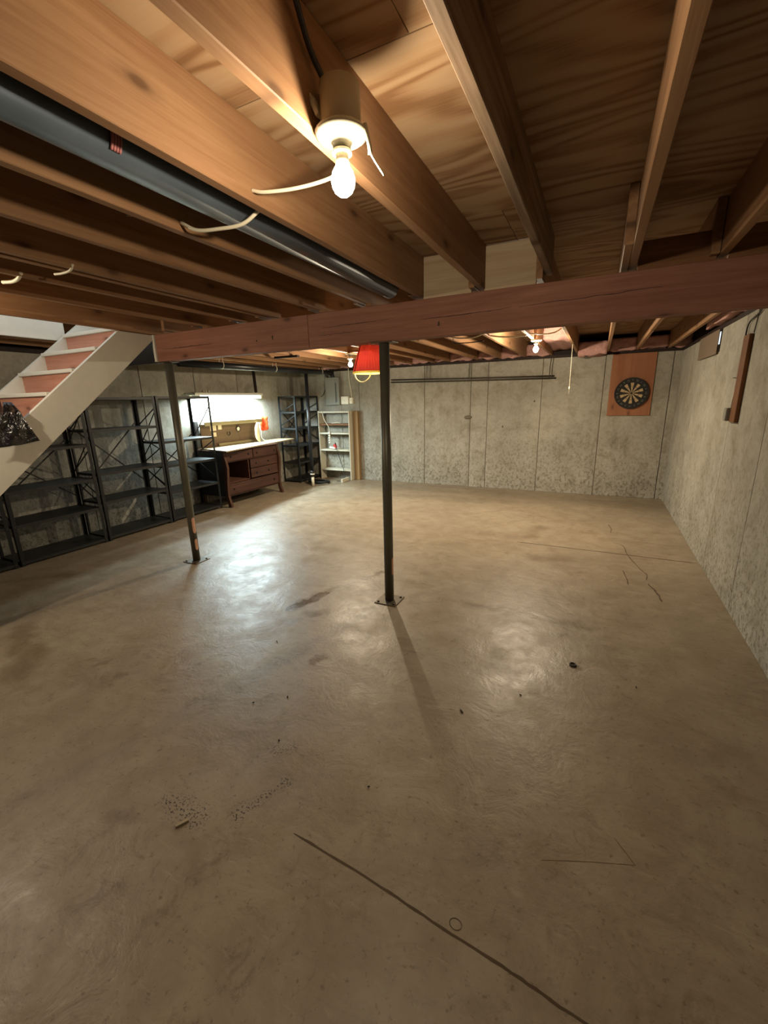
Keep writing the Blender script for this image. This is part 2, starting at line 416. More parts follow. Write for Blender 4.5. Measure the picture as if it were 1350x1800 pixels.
def m_shade(name, col_, trans):
    t = NT(name); t.col(col_); t.rough(0.85)
    tl = t.n('ShaderNodeBsdfTranslucent'); tl.inputs[0].default_value = (*col_, 1)
    mx = t.n('ShaderNodeMixShader'); mx.inputs[0].default_value = trans
    t.l(t.b.outputs[0], mx.inputs[1]); t.l(tl.outputs[0], mx.inputs[2]); t.l(mx.outputs[0], t.out.inputs[0])
    return t.m
M_RED = m_shade('red_pleated_fabric', srgb(230, 84, 92), 0.18)
M_SHIN = m_shade('shade_lining', srgb(238, 228, 150), 0.35)

# ------------------------------------------------------------------ the room
XL, XR, YB, YF = -6.05, 1.06, 8.03, -2.6
ZJ, ZD = 2.345, 2.595          # joist bottoms, underside of the subfloor
ZW = 2.30                      # top of the concrete walls
floor = tag(obj('floor', box(XL-.3, XR+.3, YF-.3, YB+.3, -.12, 0), M_FLOOR), 'stained bare concrete basement floor', None, None, 'structure')
def ribbon(pts, width, h=0.0007, jit=0.0):
    bm = nb(); P = [Vector((x, y, 0)) for x, y in pts]; rows = []
    for i, p in enumerate(P):
        d = (P[min(i+1, len(P)-1)] - P[max(i-1, 0)]).normalized(); s = Vector((-d.y, d.x, 0))
        wd = width * (1 + R_.uniform(-jit, jit)) * (0.35 if i in (0, len(P)-1) else 1) / 2
        o = s * R_.uniform(-jit, jit) * width * 0.8
        rows.append((bm.verts.new(p + o - s*wd + Vector((0, 0, h))), bm.verts.new(p + o + s*wd + Vector((0, 0, h))),
                     bm.verts.new(p + o - s*wd), bm.verts.new(p + o + s*wd)))
    for a, b in zip(rows, rows[1:]):
        bm.faces.new((a[0], a[1], b[1], b[0])); bm.faces.new((a[2], a[0], b[0], b[2])); bm.faces.new((a[1], a[3], b[3], b[1]))
    return bm
def dens(pts, n=10):
    return [(v.x, v.y) for v in spline([(x, y, 0) for x, y in pts], n)]
obj('control_joint', ribbon(dens([(-.723, 4.968), (.2, 4.97), (XR-.015, 4.968)], 14), .016, jit=.15), M_JOINT, floor)
obj('control_joint', ribbon(dens([(-.931, .99), (-.603, .973), (-.333, .949), (-.075, .93), (.126, .908), (.6, .88), (XR-.015, .86)], 8), .0085, jit=.2), M_JOINT, floor)
for pts, wd in [([(.30, 5.35), (.396, 5.269), (.43, 4.95), (.515, 4.588), (.56, 4.45), (.545, 4.30)], .008), ([(.55, 4.22), (.60, 4.05), (.624, 3.86)], .014),
                ([(.36, 4.48), (.385, 4.28), (.39, 4.12)], .008), ([(.26, 6.15), (.29, 5.95), (.28, 5.75)], .008),
                ([(-.035, 1.303), (.12, 1.37), (.276, 1.43)], .0018), ([(.21, 1.51), (.276, 1.43)], .003), ([(-3.0, 7.86), (-2.3, 7.82), (-1.5, 7.80)], .012)]:
    obj('crack', ribbon(dens(pts, 7), wd, jit=.35), M_JOINT if pts[0][1] > 2 else M_HAIR, floor)
# a ring-shaped mark beside the near joint
ring = [(-.262 + .020*math.cos(a), .975 + .016*math.sin(a)) for a in [2*math.pi*k/16 for k in range(17)]]
obj('ring_mark', ribbon(ring, .0025, jit=.2), M_JOINT, floor)

def wall(name, axis, face, depth, a0, a1, seams, label):
    """poured concrete wall, form panels stand proud of a recessed seam"""
    sgn = 1 if depth > 0 else -1
    b0, b1 = sorted((face + sgn*.014, face + depth))
    bm = box(b0, b1, a0, a1, 0, ZW) if axis == 'x' else box(a0, a1, b0, b1, 0, ZW)
    wl = tag(obj(name, bm, M_SEAM), label, None, None, 'structure')
    ed = [a0] + sorted(seams) + [a1]
    for p, q in zip(ed, ed[1:]):
        g = .0045; j = R_.uniform(-.002, .002)
        f0, f1 = sorted((face + j, face + sgn*.016))
        bm = box(f0, f1, p+g, q-g, 0, ZW-.001, bev=.003) if axis == 'x' else box(p+g, q-g, f0, f1, 0, ZW-.001, bev=.003)
        obj('panel', bm, M_WALL, wl)
    return wl
wall('wall_back', 'y', YB, .26, XL-.26, XR+.26, [-5.0, -4.55, -4.0, -3.08, -2.16, -1.842, -.914, .037, .96], 'poured concrete back wall with vertical form seams')
wall('wall_right', 'x', XR, .26, YF, YB, [7.62, 6.67, 5.776, 4.82, 3.875, 2.93, 2.0, 1.0, 0., -1.], 'poured concrete wall on the right')
wall('wall_left', 'x', XL, -.26, YF, YB, [7.9, 7.555, 6.58, 6.11, 5.156, 4.2, 3.25, 2.3, 1.3, .3, -.7], 'poured concrete wall behind the black racks')
tag(obj('wall_front', box(XL-.26, XR+.26, YF-.26, YF, 0, ZW), M_WALL), 'concrete wall behind the viewpoint', None, None, 'structure')
# sill plates and rim boards on the walls
tag(obj('trim_1', box(XL-.2, XR+.2, YB+.004, YB+.15, ZW, ZJ-.001), M_SILL), 'dark sill plate on the back wall', None, None, 'structure')
tag(obj('trim_2', box(XR+.004, XR+.15, YF, YB, ZW, ZJ-.001), M_SILL), 'dark sill plate on the right wall', None, None, 'structure')
tag(obj('trim_3', box(XL-.15, XL-.004, YF, YB, ZW, ZJ-.001), M_SILL), 'dark sill plate on the left wall', None, None, 'structure')
tag(obj('trim_4', box(XL-.2, XR+.2, YB+.155, YB+.20, ZJ, ZD), M_SILL), 'rim board over the back wall', None, None, 'structure')
tag(obj('trim_5', box(XR+.10, XR+.14, YF, YB+.15, ZJ, ZD), M_SILL), 'rim board over the right wall', None, None, 'structure')
tag(obj('trim_6', box(XL-.14, XL-.10, YF, YB+.15, ZJ, ZD), M_SILL), 'rim board over the left wall', None, None, 'structure')
tag(obj('trim_7', box(XL-.2, XR+.2, YF-.15, YF-.01, ZW, ZD), M_SILL), 'rim board over the front wall', None, None, 'structure')
# ceiling: plywood sheets with open joints over a backing layer, stair opening left free
OX0, OX1, OY0, OY1 = -4.84, -3.935, .6, 3.7
bm = nb()
for a in ((XL-.3, OX0, YF-.3, YB+.3), (OX1, XR+.3, YF-.3, YB+.3), (OX0, OX1, YF-.3, OY0), (OX0, OX1, OY1, YB+.3)):
    bx(bm, *a, ZD+.019, ZD+.05)
ceil = tag(obj('ceiling', bm, M_SILL), 'plywood subfloor seen from below', None, None, 'structure')
ys = [YF-.2, -1.15, .07, 1.29, 2.51, 3.73, 4.95, 6.17, 7.39, YB+.2]
for r, (y0, y1) in enumerate(zip(ys, ys[1:])):
    xs = [XL-.2] + [x for x in ([-4.2, -1.76, .68] if r % 2 else [-5.42, -2.98, -.54])] + [XR+.2]
    for x0, x1 in zip(xs, xs[1:]):
        rects = [(x0, x1, y0, y1)]
        if x0 < OX1 and x1 > OX0 and y0 < OY1 and y1 > OY0:
            rects = []
            if x0 < OX0: rects.append((x0, OX0, y0, y1))
            if x1 > OX1: rects.append((OX1, x1, y0, y1))
            xa, xb = max(x0, OX0), min(x1, OX1)
            if y0 < OY0: rects.append((xa, xb, y0, OY0))
            if y1 > OY1: rects.append((xa, xb, OY1, y1))
        for a, b, c, d in rects:
            if b - a > .02 and d - c > .02:
                obj('plywood_sheet', box(a+.0015, b-.0015, c+.002, d-.002, ZD+R_.uniform(0, .001), ZD+.018), M_PLY, ceil)

# ------------------------------------------------------------------ joists
ORD = ['first', 'second', 'third', 'fourth', 'fifth', 'sixth', 'seventh', 'eighth', 'ninth', 'tenth', 'eleventh', 'twelfth', 'thirteenth', 'fourteenth', 'fifteenth', 'sixteenth', 'seventeenth', 'eighteenth']
def joist(x0, wd, y0, y1, z0, label, group, mat=M_JOIST):
    bm = nb(); n = 14; rows = []
    ph = R_.uniform(0, 6)
    for i in range(n + 1):
        t = i / n; y = y0 + (y1 - y0) * t
        dx = .003 * math.sin(ph + 5*t) + R_.uniform(-.001, .001); dz = R_.uniform(-.0015, .0015)
        c = .003
        prof = [(x0+c, z0), (x0+wd-c, z0), (x0+wd, z0+c), (x0+wd, ZD-.001), (x0, ZD-.001), (x0, z0+c)]
        rows.append([bm.verts.new((x + (dx if z < ZD-.01 else 0), y, z + (dz if z < ZD-.01 else 0))) for x, z in prof])
    for a, b in zip(rows, rows[1:]):
        for k in range(6): bm.faces.new((a[k], a[(k+1) % 6], b[(k+1) % 6], b[k]))
    bm.faces.new(rows[0][::-1]); bm.faces.new(rows[-1])
    return tag(obj('ceiling_joist', bm, mat), label, 'joist', group)
near = [(.905, .04, ZJ), (.478, .04, ZJ), (.077, .04, ZJ), (-.369, .038, 2.383), (-.771, .04, ZJ), (-1.194, .04, ZJ), (-1.62, .04, ZJ),
        (-2.03, .04, ZJ), (-2.475, .042, ZJ), (-2.55, .042, ZJ), (-2.845, .04, ZJ), (-3.30, .04, ZJ), (-3.931, .041, 2.325)]
special = {4: 'orange joist in front of the girder carrying the bare bulb fixture', 5: 'broad orange-lit joist left of the bare bulb, with a knot',
           3: 'rough-bottomed joist just right of the bare bulb', 12: 'pinkish trimmer joist running along the white staircase'}
for i, (x, wd, z) in enumerate(near):
    lab = special.get(i, 'joist in front of the girder, %s from the right wall' % ORD[i])
    joist(x, wd, YF+.0, 3.03, z, lab, 'joists in front of the girder', M_ROUGHJ if i == 3 else M_JOIST)
for i, x in enumerate((-5.35, -5.75)):
    joist(x, .04, YF, 3.4, ZJ, 'joist over the gap left of the stairs, %s the racks' % ('farther from' if i == 0 else 'right above'), 'joists in front of the girder')
far = [.862, .436, .036, -.411, -.813, -1.236, -1.662, -2.072, -2.594, -2.888, -3.345, -3.74, -4.16, -4.58, -5.0, -5.42, -5.80]
for i, x in enumerate(far):
    joist(x, .038, 2.90 if i not in (2,) else 2.52, YB+.15, ZJ, 'joist between the girder and the back wall, %s from the right wall' % ORD[i], 'joists behind the girder')
# blocking on top of the girder
def block(x0, x1, y, z0, z1, label, mat=None):
    return tag(obj('blocking_board', box(x0, x1, y, y+.038, z0, z1, bev=.002), mat or M_BLOCK), label, 'board', 'blocking boards on the girder')
YG0, YG1, ZG0, ZG1 = 2.92, 3.035, 2.08, 2.322
block(.121, .474, YG0+.03, ZG1+.001, 2.47, 'blocking board on the girder beside the right wall, left piece')
block(.522, .860, YG0+.03, ZG1+.001, 2.47, 'blocking board on the girder, nearest the right wall')
block(-.733, -.415, YG0+.06, ZG1+.001, ZD-.004, 'pale blocking board on the girder right of the bare bulb joist', M_PALE)
block(-1.152, -.817, YG0+.06, ZG1+.001, ZD-.004, 'pale blocking board on the girder left of the bare bulb joist', M_PALE)
for i, (x, w_) in enumerate([(-3.28, .07), (-2.02, .06), (-1.615, .05)]):
    tag(obj('wood_shim', box(x+.04, x+.04+w_, YG0+.004, YG0+.10, ZG1+.0005, ZG1+.022, bev=.002), M_BLOCK),
        'small wood shim lying on the girder, %s from the staircase' % ORD[i], 'shim', 'shims on the girder')

# ------------------------------------------------------------------ girder and posts
gx0, gx1, gs = -3.885, XR+.12, -2.09
g = thing('girder', (-1.4, YG0, ZG0), 'long reddish built-up wooden girder crossing the room below the joists', 'beam')
t3 = (YG1 - YG0) / 3
for k, cuts in enumerate(([gx0, gs, gx1], [gx0, -.6, gx1], [gx0, -1.3, gx1])):
    for a, b in zip(cuts, cuts[1:]):
        obj('plank', box(a+.001, b-.001, YG0+k*t3+.0005, YG0+(k+1)*t3-.0005, ZG0+(.002 if k else 0), ZG1-(.002 if k else 0), bev=.003), M_BEAM, g)
ec = obj('end_cap', prism(nb(), [(YG0-.012, ZG0), (YG1, ZG0), (YG1, ZG1), (YG0-.012, ZG1)], 'x', gx0-.03, gx0-.001), M_WHITE, g); tag(ec, 'white painted end cap')
def check(x0, x1, z0, z1, wd):
    bm = nb(); n = 18; rows = []
    for i in range(n+1):
        t = i/n; zc = z0 + (z1-z0)*t + R_.uniform(-.003, .003); h = wd*(.3 + .7*math.sin(math.pi*t))*R_.uniform(.5, 1.1)
        rows.append([bm.verts.new((x0 + (x1-x0)*t, y, zz)) for y, zz in ((YG0-.0008, zc-h/2), (YG0-.0008, zc+h/2), (YG0+.001, zc+h/2), (YG0+.001, zc-h/2))])
    for a, b in zip(rows, rows[1:]):
        for k in range(4): bm.faces.new((a[k], a[(k+1) % 4], b[(k+1) % 4], b[k]))
    obj('check_crack', bm, M_SILL, g)
for c_ in ((-1.15, -.55, 2.195, 2.205, .005), (-.5, .25, 2.205, 2.225, .004), (-1.95, -1.35, 2.215, 2.222, .004), (-3.8, -3.15, 2.185, 2.19, .006), (-2.0, -1.6, 2.16, 2.163, .003)): check(*c_)
for x in (-2.62, -2.45, -1.95, -1.02):
    bm = nb(); tube(bm, [(x, YG0-.003, 2.17+R_.uniform(-.05, .05)), (x, YG0+.004, 2.17)], .006, 8); obj('nail_head', bm, M_STEEL, g)

def post(x, y, ztop, label, patches):
    p = thing('support_post', (x, y, 0), label, 'post', 'steel posts under the girder')
    bm = nb(); lathe(bm, [(.0385, .008), (.0385, ztop-.008)], (x, y, 0), 28); obj('column', bm, M_POST, p, True).data.polygons
    obj('base_plate', box(x-.098, x+.098, y-.098, y+.098, 0.0005, .008, bev=.002), M_STEEL, p)
    obj('top_plate', box(x-.09, x+.09, y-.056, y+.056, ztop-.008, ztop-.0005, bev=.002), M_STEEL, p)
    for sx in (-1, 1):
        for sy in (-1, 1):
            bm = nb(); lathe(bm, [(.011, .008), (.011, .016), (.006, .018)], (x+sx*.072, y+sy*.072, 0), 6); obj('bolt', bm, M_STEEL, p)
    for a0, a1, z0, z1 in patches:
        bm = nb(); n = 8; R = .0392
        lo, hi = [], []
        for i in range(n+1):
            a = a0 + (a1-a0)*i/n
            lo.append(bm.verts.new((x+R*math.cos(a), y+R*math.sin(a), z0 + .02*(2*i/n-1)**2)))
            hi.append(bm.verts.new((x+R*math.cos(a), y+R*math.sin(a), z1 - .02*(2*i/n-1)**2)))
        for i in range(n): bm.faces.new((lo[i], lo[i+1], hi[i+1], hi[i]))
        tag(obj('primer_patch', bm, M_PATCH, p), 'bare orange primer patch')
post(-1.461, 2.981, ZG0, 'dark steel post in the middle of the room beside the red shade', [(-.45, .25, .24, .40)])
post(-3.832, 2.990, ZG0, 'steel post with orange patches near the staircase', [(-.55, .30, .13, .26), (-.60, .35, .32, .50)])

# ------------------------------------------------------------------ stairs
st = thing('staircase', (-4.36, -.16, 0), 'white stringer staircase with reddish risers going up at the left', 'stairs')
SX0, SX1 = -4.80, -3.90
sl = .852
def low(y): return 1.665 + sl*(y - 2.19)
def up(y): return 1.953 + sl*(y - 2.148)
poly = [(low_y, 0.0) for low_y in ()]
y_l0 = 2.19 - 1.665/sl
y_u0 = 2.148 - 1.953/sl
poly = [(y_l0, 0), (2.904, low(2.904)), (2.904, 2.318), (2.148 + (2.318-1.953)/sl, 2.318), (y_u0, 0)]
obj('stringer', prism(nb(), poly, 'x', SX1-.04, SX1), M_WHITE, st)
obj('stringer', prism(nb(), poly[:2] + [(3.2, low(3.2)), (3.2, up(3.2))] + poly[4:], 'x', SX0-.04, SX0), M_WHITE, st)
run, rise = .222, .191
for k in range(-1, 11):
    yk, zk = 2.371 - run*k, 2.173 - rise*k
    if zk < .05: break
    obj('tread', box(SX0, SX1-.045, yk, yk+run+.03, zk-.03, zk, bev=.004), M_WHITE, st)
    obj('riser', box(SX0+.002, SX1-.045, yk+.03, yk+.045, max(zk-rise+.001, .001), zk-.031), M_RISER, st)
tag(obj('fascia_board', box(-4.90, -4.865, .2, 2.66, 2.312, ZD-.003, bev=.003), M_WHITE), 'white board along the far edge of the stair opening', 'board')
tag(obj('header_board', box(-4.84, -3.93, 3.06, 3.10, 2.09, 2.33, bev=.003), M_DARKG), 'dark grey header board tucked behind the top of the stairs', 'board')

# black bag on the stairs
bag = thing('plastic_bag', (-3.95, 1.6, 1.37), 'shiny black plastic bag draped over the white stair stringer', 'bag')
bm = nb(); nu, nv = 20, 16; rows = []
for j in range(nv+1):
    v = j/nv; z = 1.425 + .365*v; row = []
    for i in range(nu):
        a = 2*math.pi*i/nu
        rad = (1.0 - .25*v) * (1 if v < .93 else .55)
        nn = noise.noise(Vector((math.cos(a)*1.6, math.sin(a)*1.6, v*3.1)))
        row.append(bm.verts.new((-4.06 + (.10*rad + .03*nn)*math.cos(a), 1.545 + .02*v + (.13*rad + .02*nn)*math.sin(a), z + .012*nn)))
    rows.append(row)
for a, b in zip(rows, rows[1:]):
    for i in range(nu): bm.faces.new((a[i], a[(i+1) % nu], b[(i+1) % nu], b[i]))
bm.faces.new(rows[0][::-1]); bm.faces.new(rows[-1])
obj('bag_body', bm, M_BAG, bag, True)
# flap hanging over the outside of the stringer
bm = nb(); nu, nv = 14, 16; rows = []
for j in range(nv+1):
    v = j/nv; zt = 1.715 - .325*v
    y0 = 1.615 - .16*v; y1 = 1.665 + .105*v
    row = []
    for i in range(nu+1):
        u = i/nu; y = y0 + (y1-y0)*u
        nn = noise.noise(Vector((y*11, zt*9, 3.3)))
        fold = .012*math.sin(u*9 + v*4) + .018*nn
        x = -3.872 + .018 + fold*.7 if v > .25 else -3.90 + .046*v/.25 + fold*.6
        row.append(bm.verts.new((max(x, -3.893) if v > .3 else x, y, zt + .035*u*v - .01*abs(nn))))
    rows.append(row)
for a, b in zip(rows, rows[1:]):
    for i in range(nu): bm.faces.new((a[i], a[i+1], b[i+1], b[i]))
fl = obj('bag_flap', bm, M_BAG, bag, True)
sm = fl.modifiers.new('thick', 'SOLIDIFY'); sm.thickness = .002; sm.offset = 1

# ------------------------------------------------------------------ shelving racks
def rack(y0, y1, levels, label, xf=-5.46, xb=-5.92, ztop=1.80):
    r = thing('shelving_rack', ((xf+xb)/2, (y0+y1)/2, 0), label, 'shelving rack', 'black steel racks along the left wall')
    a = .036; t = .0025
    for px, sx in ((xf, -1), (xb, 1)):
        for py, sy in ((y0, 1), (y1, -1)):
            bm = nb()
            bx(bm, *sorted((px, px+sx*t)), *sorted((py, py+sy*a)), 0, ztop)
            bx(bm, *sorted((px+sx*t, px+sx*a)), *sorted((py, py+sy*t)), 0, ztop)
            po = obj('post', bm, M_RACK, r)
            if px == xf:
                for z in levels:
                    bm = nb(); tube(bm, [(px-sx*.004, py+sy*.018, z-.012), (px-sx*.0005, py+sy*.018, z-.012)], .006, 6)
                    obj('bolt', bm, M_STEEL, po)
    for z in levels:
        bm = nb()
        X0, X1, Y0, Y1 = xb+.003, xf-.003, y0+.003, y1-.003
        bx(bm, X0, X1, Y0, Y1, z-.003, z)
        bx(bm, X1-.002, X1, Y0, Y1, z-.032, z-.003); bx(bm, X0, X0+.002, Y0, Y1, z-.032, z-.003)
        bx(bm, X0+.002, X1-.002, Y0, Y0+.002, z-.032, z-.003); bx(bm, X0+.002, X1-.002, Y1-.002, Y1, z-.032, z-.003)
        obj('shelf', bm, M_RACKSH, r)
    def br(p, q):
        bm = nb(); bar(bm, p, q, .004, .016); obj('brace', bm, M_RACK, r)
    for y in (y0+.006, y1-.006):       # zigzag side braces
        br((xf-.01, y, levels[0]-.14), (xb+.01, y, levels[1]-.02)); br((xf-.01, y, levels[1]-.06), (xb+.01, y, levels[2]+.05))
        br((xb+.01, y, levels[2]-.06), (xf-.01, y, levels[3]+.05))
    zc0, zc1 = levels[2]-.25, levels[1]+.05
    br((xb+.004, y0+.02, zc0), (xb+.004, y1-.02, zc1)); br((xb-.002, y0+.02, zc1), (xb-.002, y1-.02, zc0))
    return r
rack(1.13, 2.05, [1.79, 1.24, .82, .46, .05], 'black steel rack at the left edge, half hidden below the staircase')
rack(2.08, 3.01, [1.79, 1.238, .822, .458, .05], 'empty black steel rack directly behind the staircase')
rack(3.035, 3.955, [1.785, 1.404, .869, .510, .058], 'empty black steel rack right of the staircase')
rack(3.975, 4.893, [1.795, 1.177, .833, .448, .061], 'black steel rack with a bright upper shelf beside the dresser workbench')
rack(7.20, 8.01, [1.805, 1.489, 1.155, .796, .437, .06], 'black steel rack in the far corner past the workbench', xf=-5.60, xb=-6.03)

# ------------------------------------------------------------------ dresser workbench
d = thing('dresser', (-5.66, 5.63, 0), 'old dark red-brown sideboard with curved legs used as a workbench', 'dresser')
DY0, DY1, DX0, DX1, DZ0, DZ1 = 4.965, 6.30, -5.99, -5.385, .17, .915
def pn(name, x0, x1, y0, y1, z0, z1, m, parent=d, bev=.003):
    return obj(name, box(x0, x1, y0, y1, z0, z1, bev=bev), m, parent)
pn('side_panel', DX0, DX1, DY0+.012, DY0+.034, DZ0, DZ1, M_DSIDE)
pn('side_panel', DX0, DX1, DY1-.034, DY1-.012, DZ0, DZ1, M_MAHO)
pn('back_panel', DX0, DX0+.01, DY0+.034, DY1-.034, DZ0, DZ1, M_MAHOD)
pn('bottom_panel', DX0+.01, DX1-.01, DY0+.034, DY1-.034, DZ0, DZ0+.02, M_MAHO)
pn('top_panel', DX0, DX1+.015, DY0, DY1, DZ1, DZ1+.02, M_MAHO)
pn('divider', DX0+.012, DX1-.02, DY0+.555, DY0+.575, .395, .735, M_MAHOD)
pn('rail', DX0+.02, DX1-.005, DY0+.036, DY1-.036, .735, .750, M_MAHO)
pn('shelf', DX0+.012, DX1-.012, DY0+.036, DY0+.553, .385, .40, M_MAHOD)
def drawer(y0, y1, z0, z1, knobs):
    f = pn('drawer', DX1-.016, DX1+.006, y0, y1, z0, z1, M_MAHO)
    for ky in knobs:
        bm = nb(); c = (DX1+.006, ky, (z0+z1)/2)
        tube(bm, [c, (c[0]+.010, c[1], c[2]), (c[0]+.016, c[1], c[2]), (c[0]+.026, c[1], c[2])], [.006, .006, .015, .011], 10)
        obj('knob', bm, M_DSIDE, f, True)
drawer(DY0+.05, DY0+.66, .755, .905, (DY0+.15, DY0+.55))
drawer(DY0+.675, DY1-.05, .755, .905, (DY0+.76, DY1-.12))
drawer(DY0+.585, DY1-.05, .575, .730, (DY0+.72, DY1-.3))
drawer(DY0+.585, DY1-.05, .400, .565, (DY0+.72, DY1-.3))
drawer(DY0+.05, DY1-.05, .195, .380, (DY0+.15, DY1-.18))
# curved front legs, S-shaped like the old sideboard's pilasters
for y in (DY0-.005, DY1-.045):
    prof = [(.915, .010), (.85, .016), (.76, .045), (.66, .062), (.55, .052), (.42, .032), (.30, .022), (.20, .020), (.12, .035), (.05, .062), (.0, .070)]
    front = [(DX1+dx, z) for z, dx in prof]; back = [(DX1-.03+max(0, dx-.03)*.8, z) for z, dx in reversed(prof)]
    obj('leg', prism(nb(), front + back, 'y', y, y+.045), M_MAHOZ, d)
for y in (DY0+.012, DY1-.055):
    obj('leg', box(DX0+.005, DX0+.05, y, y+.043, .0, DZ0, bev=.003), M_MAHOZ, d)
# worktop sheet lying askew on it
tp = [(-5.175, 4.850), (-5.605, 7.10), (-5.99, 7.05), (-5.99, 5.045), (-5.80, 5.003)]
tag(obj('worktop_sheet', prism(nb(), tp, 'z', .9365, .956), M_TOP), 'pale plywood sheet lying askew on the dresser as a worktop', 'worktop')
# hardboard back panel with ledge
bk = thing('pegboard_panel', (-6.02, 5.8, .957), 'brown hardboard back panel standing on the worktop with a pale ledge', 'panel')
obj('board', box(-6.022, -6.005, 5.12, 5.98, .957, 1.335), M_HARD, bk)
obj('board', box(-6.022, -6.005, 5.983, 6.48, .957, 1.335), M_HARD, bk)
obj('ledge', box(-6.022, -5.86, 5.08, 6.46, 1.336, 1.352, bev=.002), M_LEDGE, bk)
obj('ledge_lip', box(-5.86, -5.845, 5.08, 6.46, 1.322, 1.385, bev=.002), M_LEDGE, bk)
obj('foot_rail', box(-6.004, -5.97, 5.45, 6.30, .957, 1.00, bev=.002), M_LEDGE, bk)
tag(obj('dark_board', box(-6.03, -5.985, 4.995, 5.07, .96, 1.40, bev=.003), M_DSIDE), 'black upright board between the rack and the hardboard panel', 'board')
for i, (y, z, h, wv) in enumerate([(5.39, 1.275, .10, .13), (5.54, 1.28, .085, .08), (5.40, 1.16, .07, .09)]):
    tag(obj('paper_note', box(-6.0045, -6.0035, y-wv/2, y+wv/2, z-h/2, z+h/2), M_PAPER),
        ['larger paper note pinned at the left of the hardboard', 'square paper note pinned right of the larger one', 'small low paper note pinned under the others'][i], 'note', 'paper notes on the hardboard')
bm = nb(); pts = [(-5.996, 5.725 + .035*math.sin(a), 1.155 - .035*math.cos(a)) for a in [(-2.5 + 5.0*k/14) for k in range(15)]]
tube(bm, pts, .007, 8); tag(obj('iron_horseshoe', bm, M_ROD, None, True), 'dark horseshoe shape hung on the hardboard', 'horseshoe')
rp = thing('round_ornament', (-5.99, 5.97, 1.17), 'small round pale disc with a dark rim on the hardboard', 'ornament')
bm = nb(); pts = [(-5.992, 5.965 + .046*math.sin(a), 1.222 - .046*math.cos(a)) for a in [2*math.pi*k/20 for k in range(21)]]
tube(bm, pts, .009, 8, False); obj('rim', bm, M_ROD, rp, True)
bm = nb(); tube(bm, [(-6.003, 5.965, 1.222), (-5.995, 5.965, 1.222)], .040, 20); obj('face', bm, M_CREAM, rp)
# pale strip and orange cloth
bm = nb(); pts = spline([(-5.825, 6.315, 1.32), (-5.81, 6.27, 1.25), (-5.80, 6.25, 1.14), (-5.80, 6.255, 1.03), (-5.79, 6.285, .958)], 6)
rows = []
for i, p in enumerate(pts):
    wv = .028 + .03*math.sin(math.pi*i/(len(pts)-1))
    rows.append([bm.verts.new((p.x+dx, p.y+dy, p.z)) for dx, dy in ((0, -wv), (0, wv), (-.008, wv), (-.008, -wv))])
for a, b in zip(rows, rows[1:]):
    for k in range(4): bm.faces.new((a[k], a[(k+1) % 4], b[(k+1) % 4], b[k]))
bm.faces.new(rows[0][::-1]); bm.faces.new(rows[-1])
tag(obj('paper_strip', bm, M_PAPER, None, True), 'curled white strip standing at the right end of the hardboard', 'strip')
bm = nb(); tube(bm, spline([(-5.83, 6.36, 1.30), (-5.815, 6.37, 1.15), (-5.80, 6.36, 1.02), (-5.74, 6.42, .9645), (-5.72, 6.62, .9645), (-5.80, 6.78, .9645)], 6), .006, 8)
tag(obj('cord_tangle', bm, M_CABLE, None, True), 'white cord curling down onto the worktop', 'cord')
bm = nb(); rows = []
for j in range(13):
    v = j/12; row = []
    for i in range(11):
        u = i/10; nn = noise.noise(Vector((u*4, v*5, 1.7)))
        row.append(bm.verts.new((-5.965 + .03*nn + .02*math.sin(u*8+v), 6.525 + .2*u + .03*(v-.4)*(u-.5), 1.415 - (.28 - .05*abs(u-.5)+.02*nn)*v)))
    rows.append(row)
for a, b in zip(rows, rows[1:]):
    for i in range(10): bm.faces.new((a[i], a[i+1], b[i+1], b[i]))
oc = tag(obj('orange_cloth', bm, M_ORANGE, None, True), 'bright orange cloth hanging on the wall right of the hardboard', 'cloth')
s_ = oc.modifiers.new('thick', 'SOLIDIFY'); s_.thickness = .006

# fluorescent fixture on the left wall
fx = thing('fluorescent_light', (-5.92, 5.71, 1.77), 'lit fluorescent tube fixture on the wall above the workbench', 'light fixture')
obj('housing', box(-6.04, -5.80, 4.93, 6.50, 1.822, 1.862, bev=.004), M_HOUSING, fx)
obj('bracket', box(-6.04, -6.01, 4.98, 6.45, 1.76, 1.821), M_HOUSING, fx)
for x in (-5.86, -5.95):
    bm = nb(); tube(bm, [(x, 5.06, 1.797), (x, 6.46, 1.797)], .019, 12); obj('tube', bm, M_TUBE, fx, True)
for y in (5.03, 6.475):
    obj('tube_holder', box(-5.99, -5.82, y-.014, y+.014, 1.765, 1.822, bev=.002), M_CREAM, fx)
al = bpy.data.lights.new('tube_light', 'AREA'); al.shape = 'RECTANGLE'; al.size = .10; al.size_y = 1.40; al.energy = P_TUBE; al.color = COOL
ao = bpy.data.objects.new('tube_light', al); COL.objects.link(ao); ao.location = (-5.90, 5.76, 1.774)
ao.rotation_euler = (0, 0, 0)
for i, y in enumerate((5.13, 5.18, 5.235)):
    bm = nb(); lathe(bm, [(.012, 0), (.022, .012), (.022, .028), (.012, .038)], (-5.835, y, 1.863), 12)
    tag(obj('porcelain_knob', bm, M_PORC, None, True), 'small white knob on the light housing, %s of three' % ('leftmost', 'middle', 'rightmost')[i], 'knob', 'white knobs on the light housing')

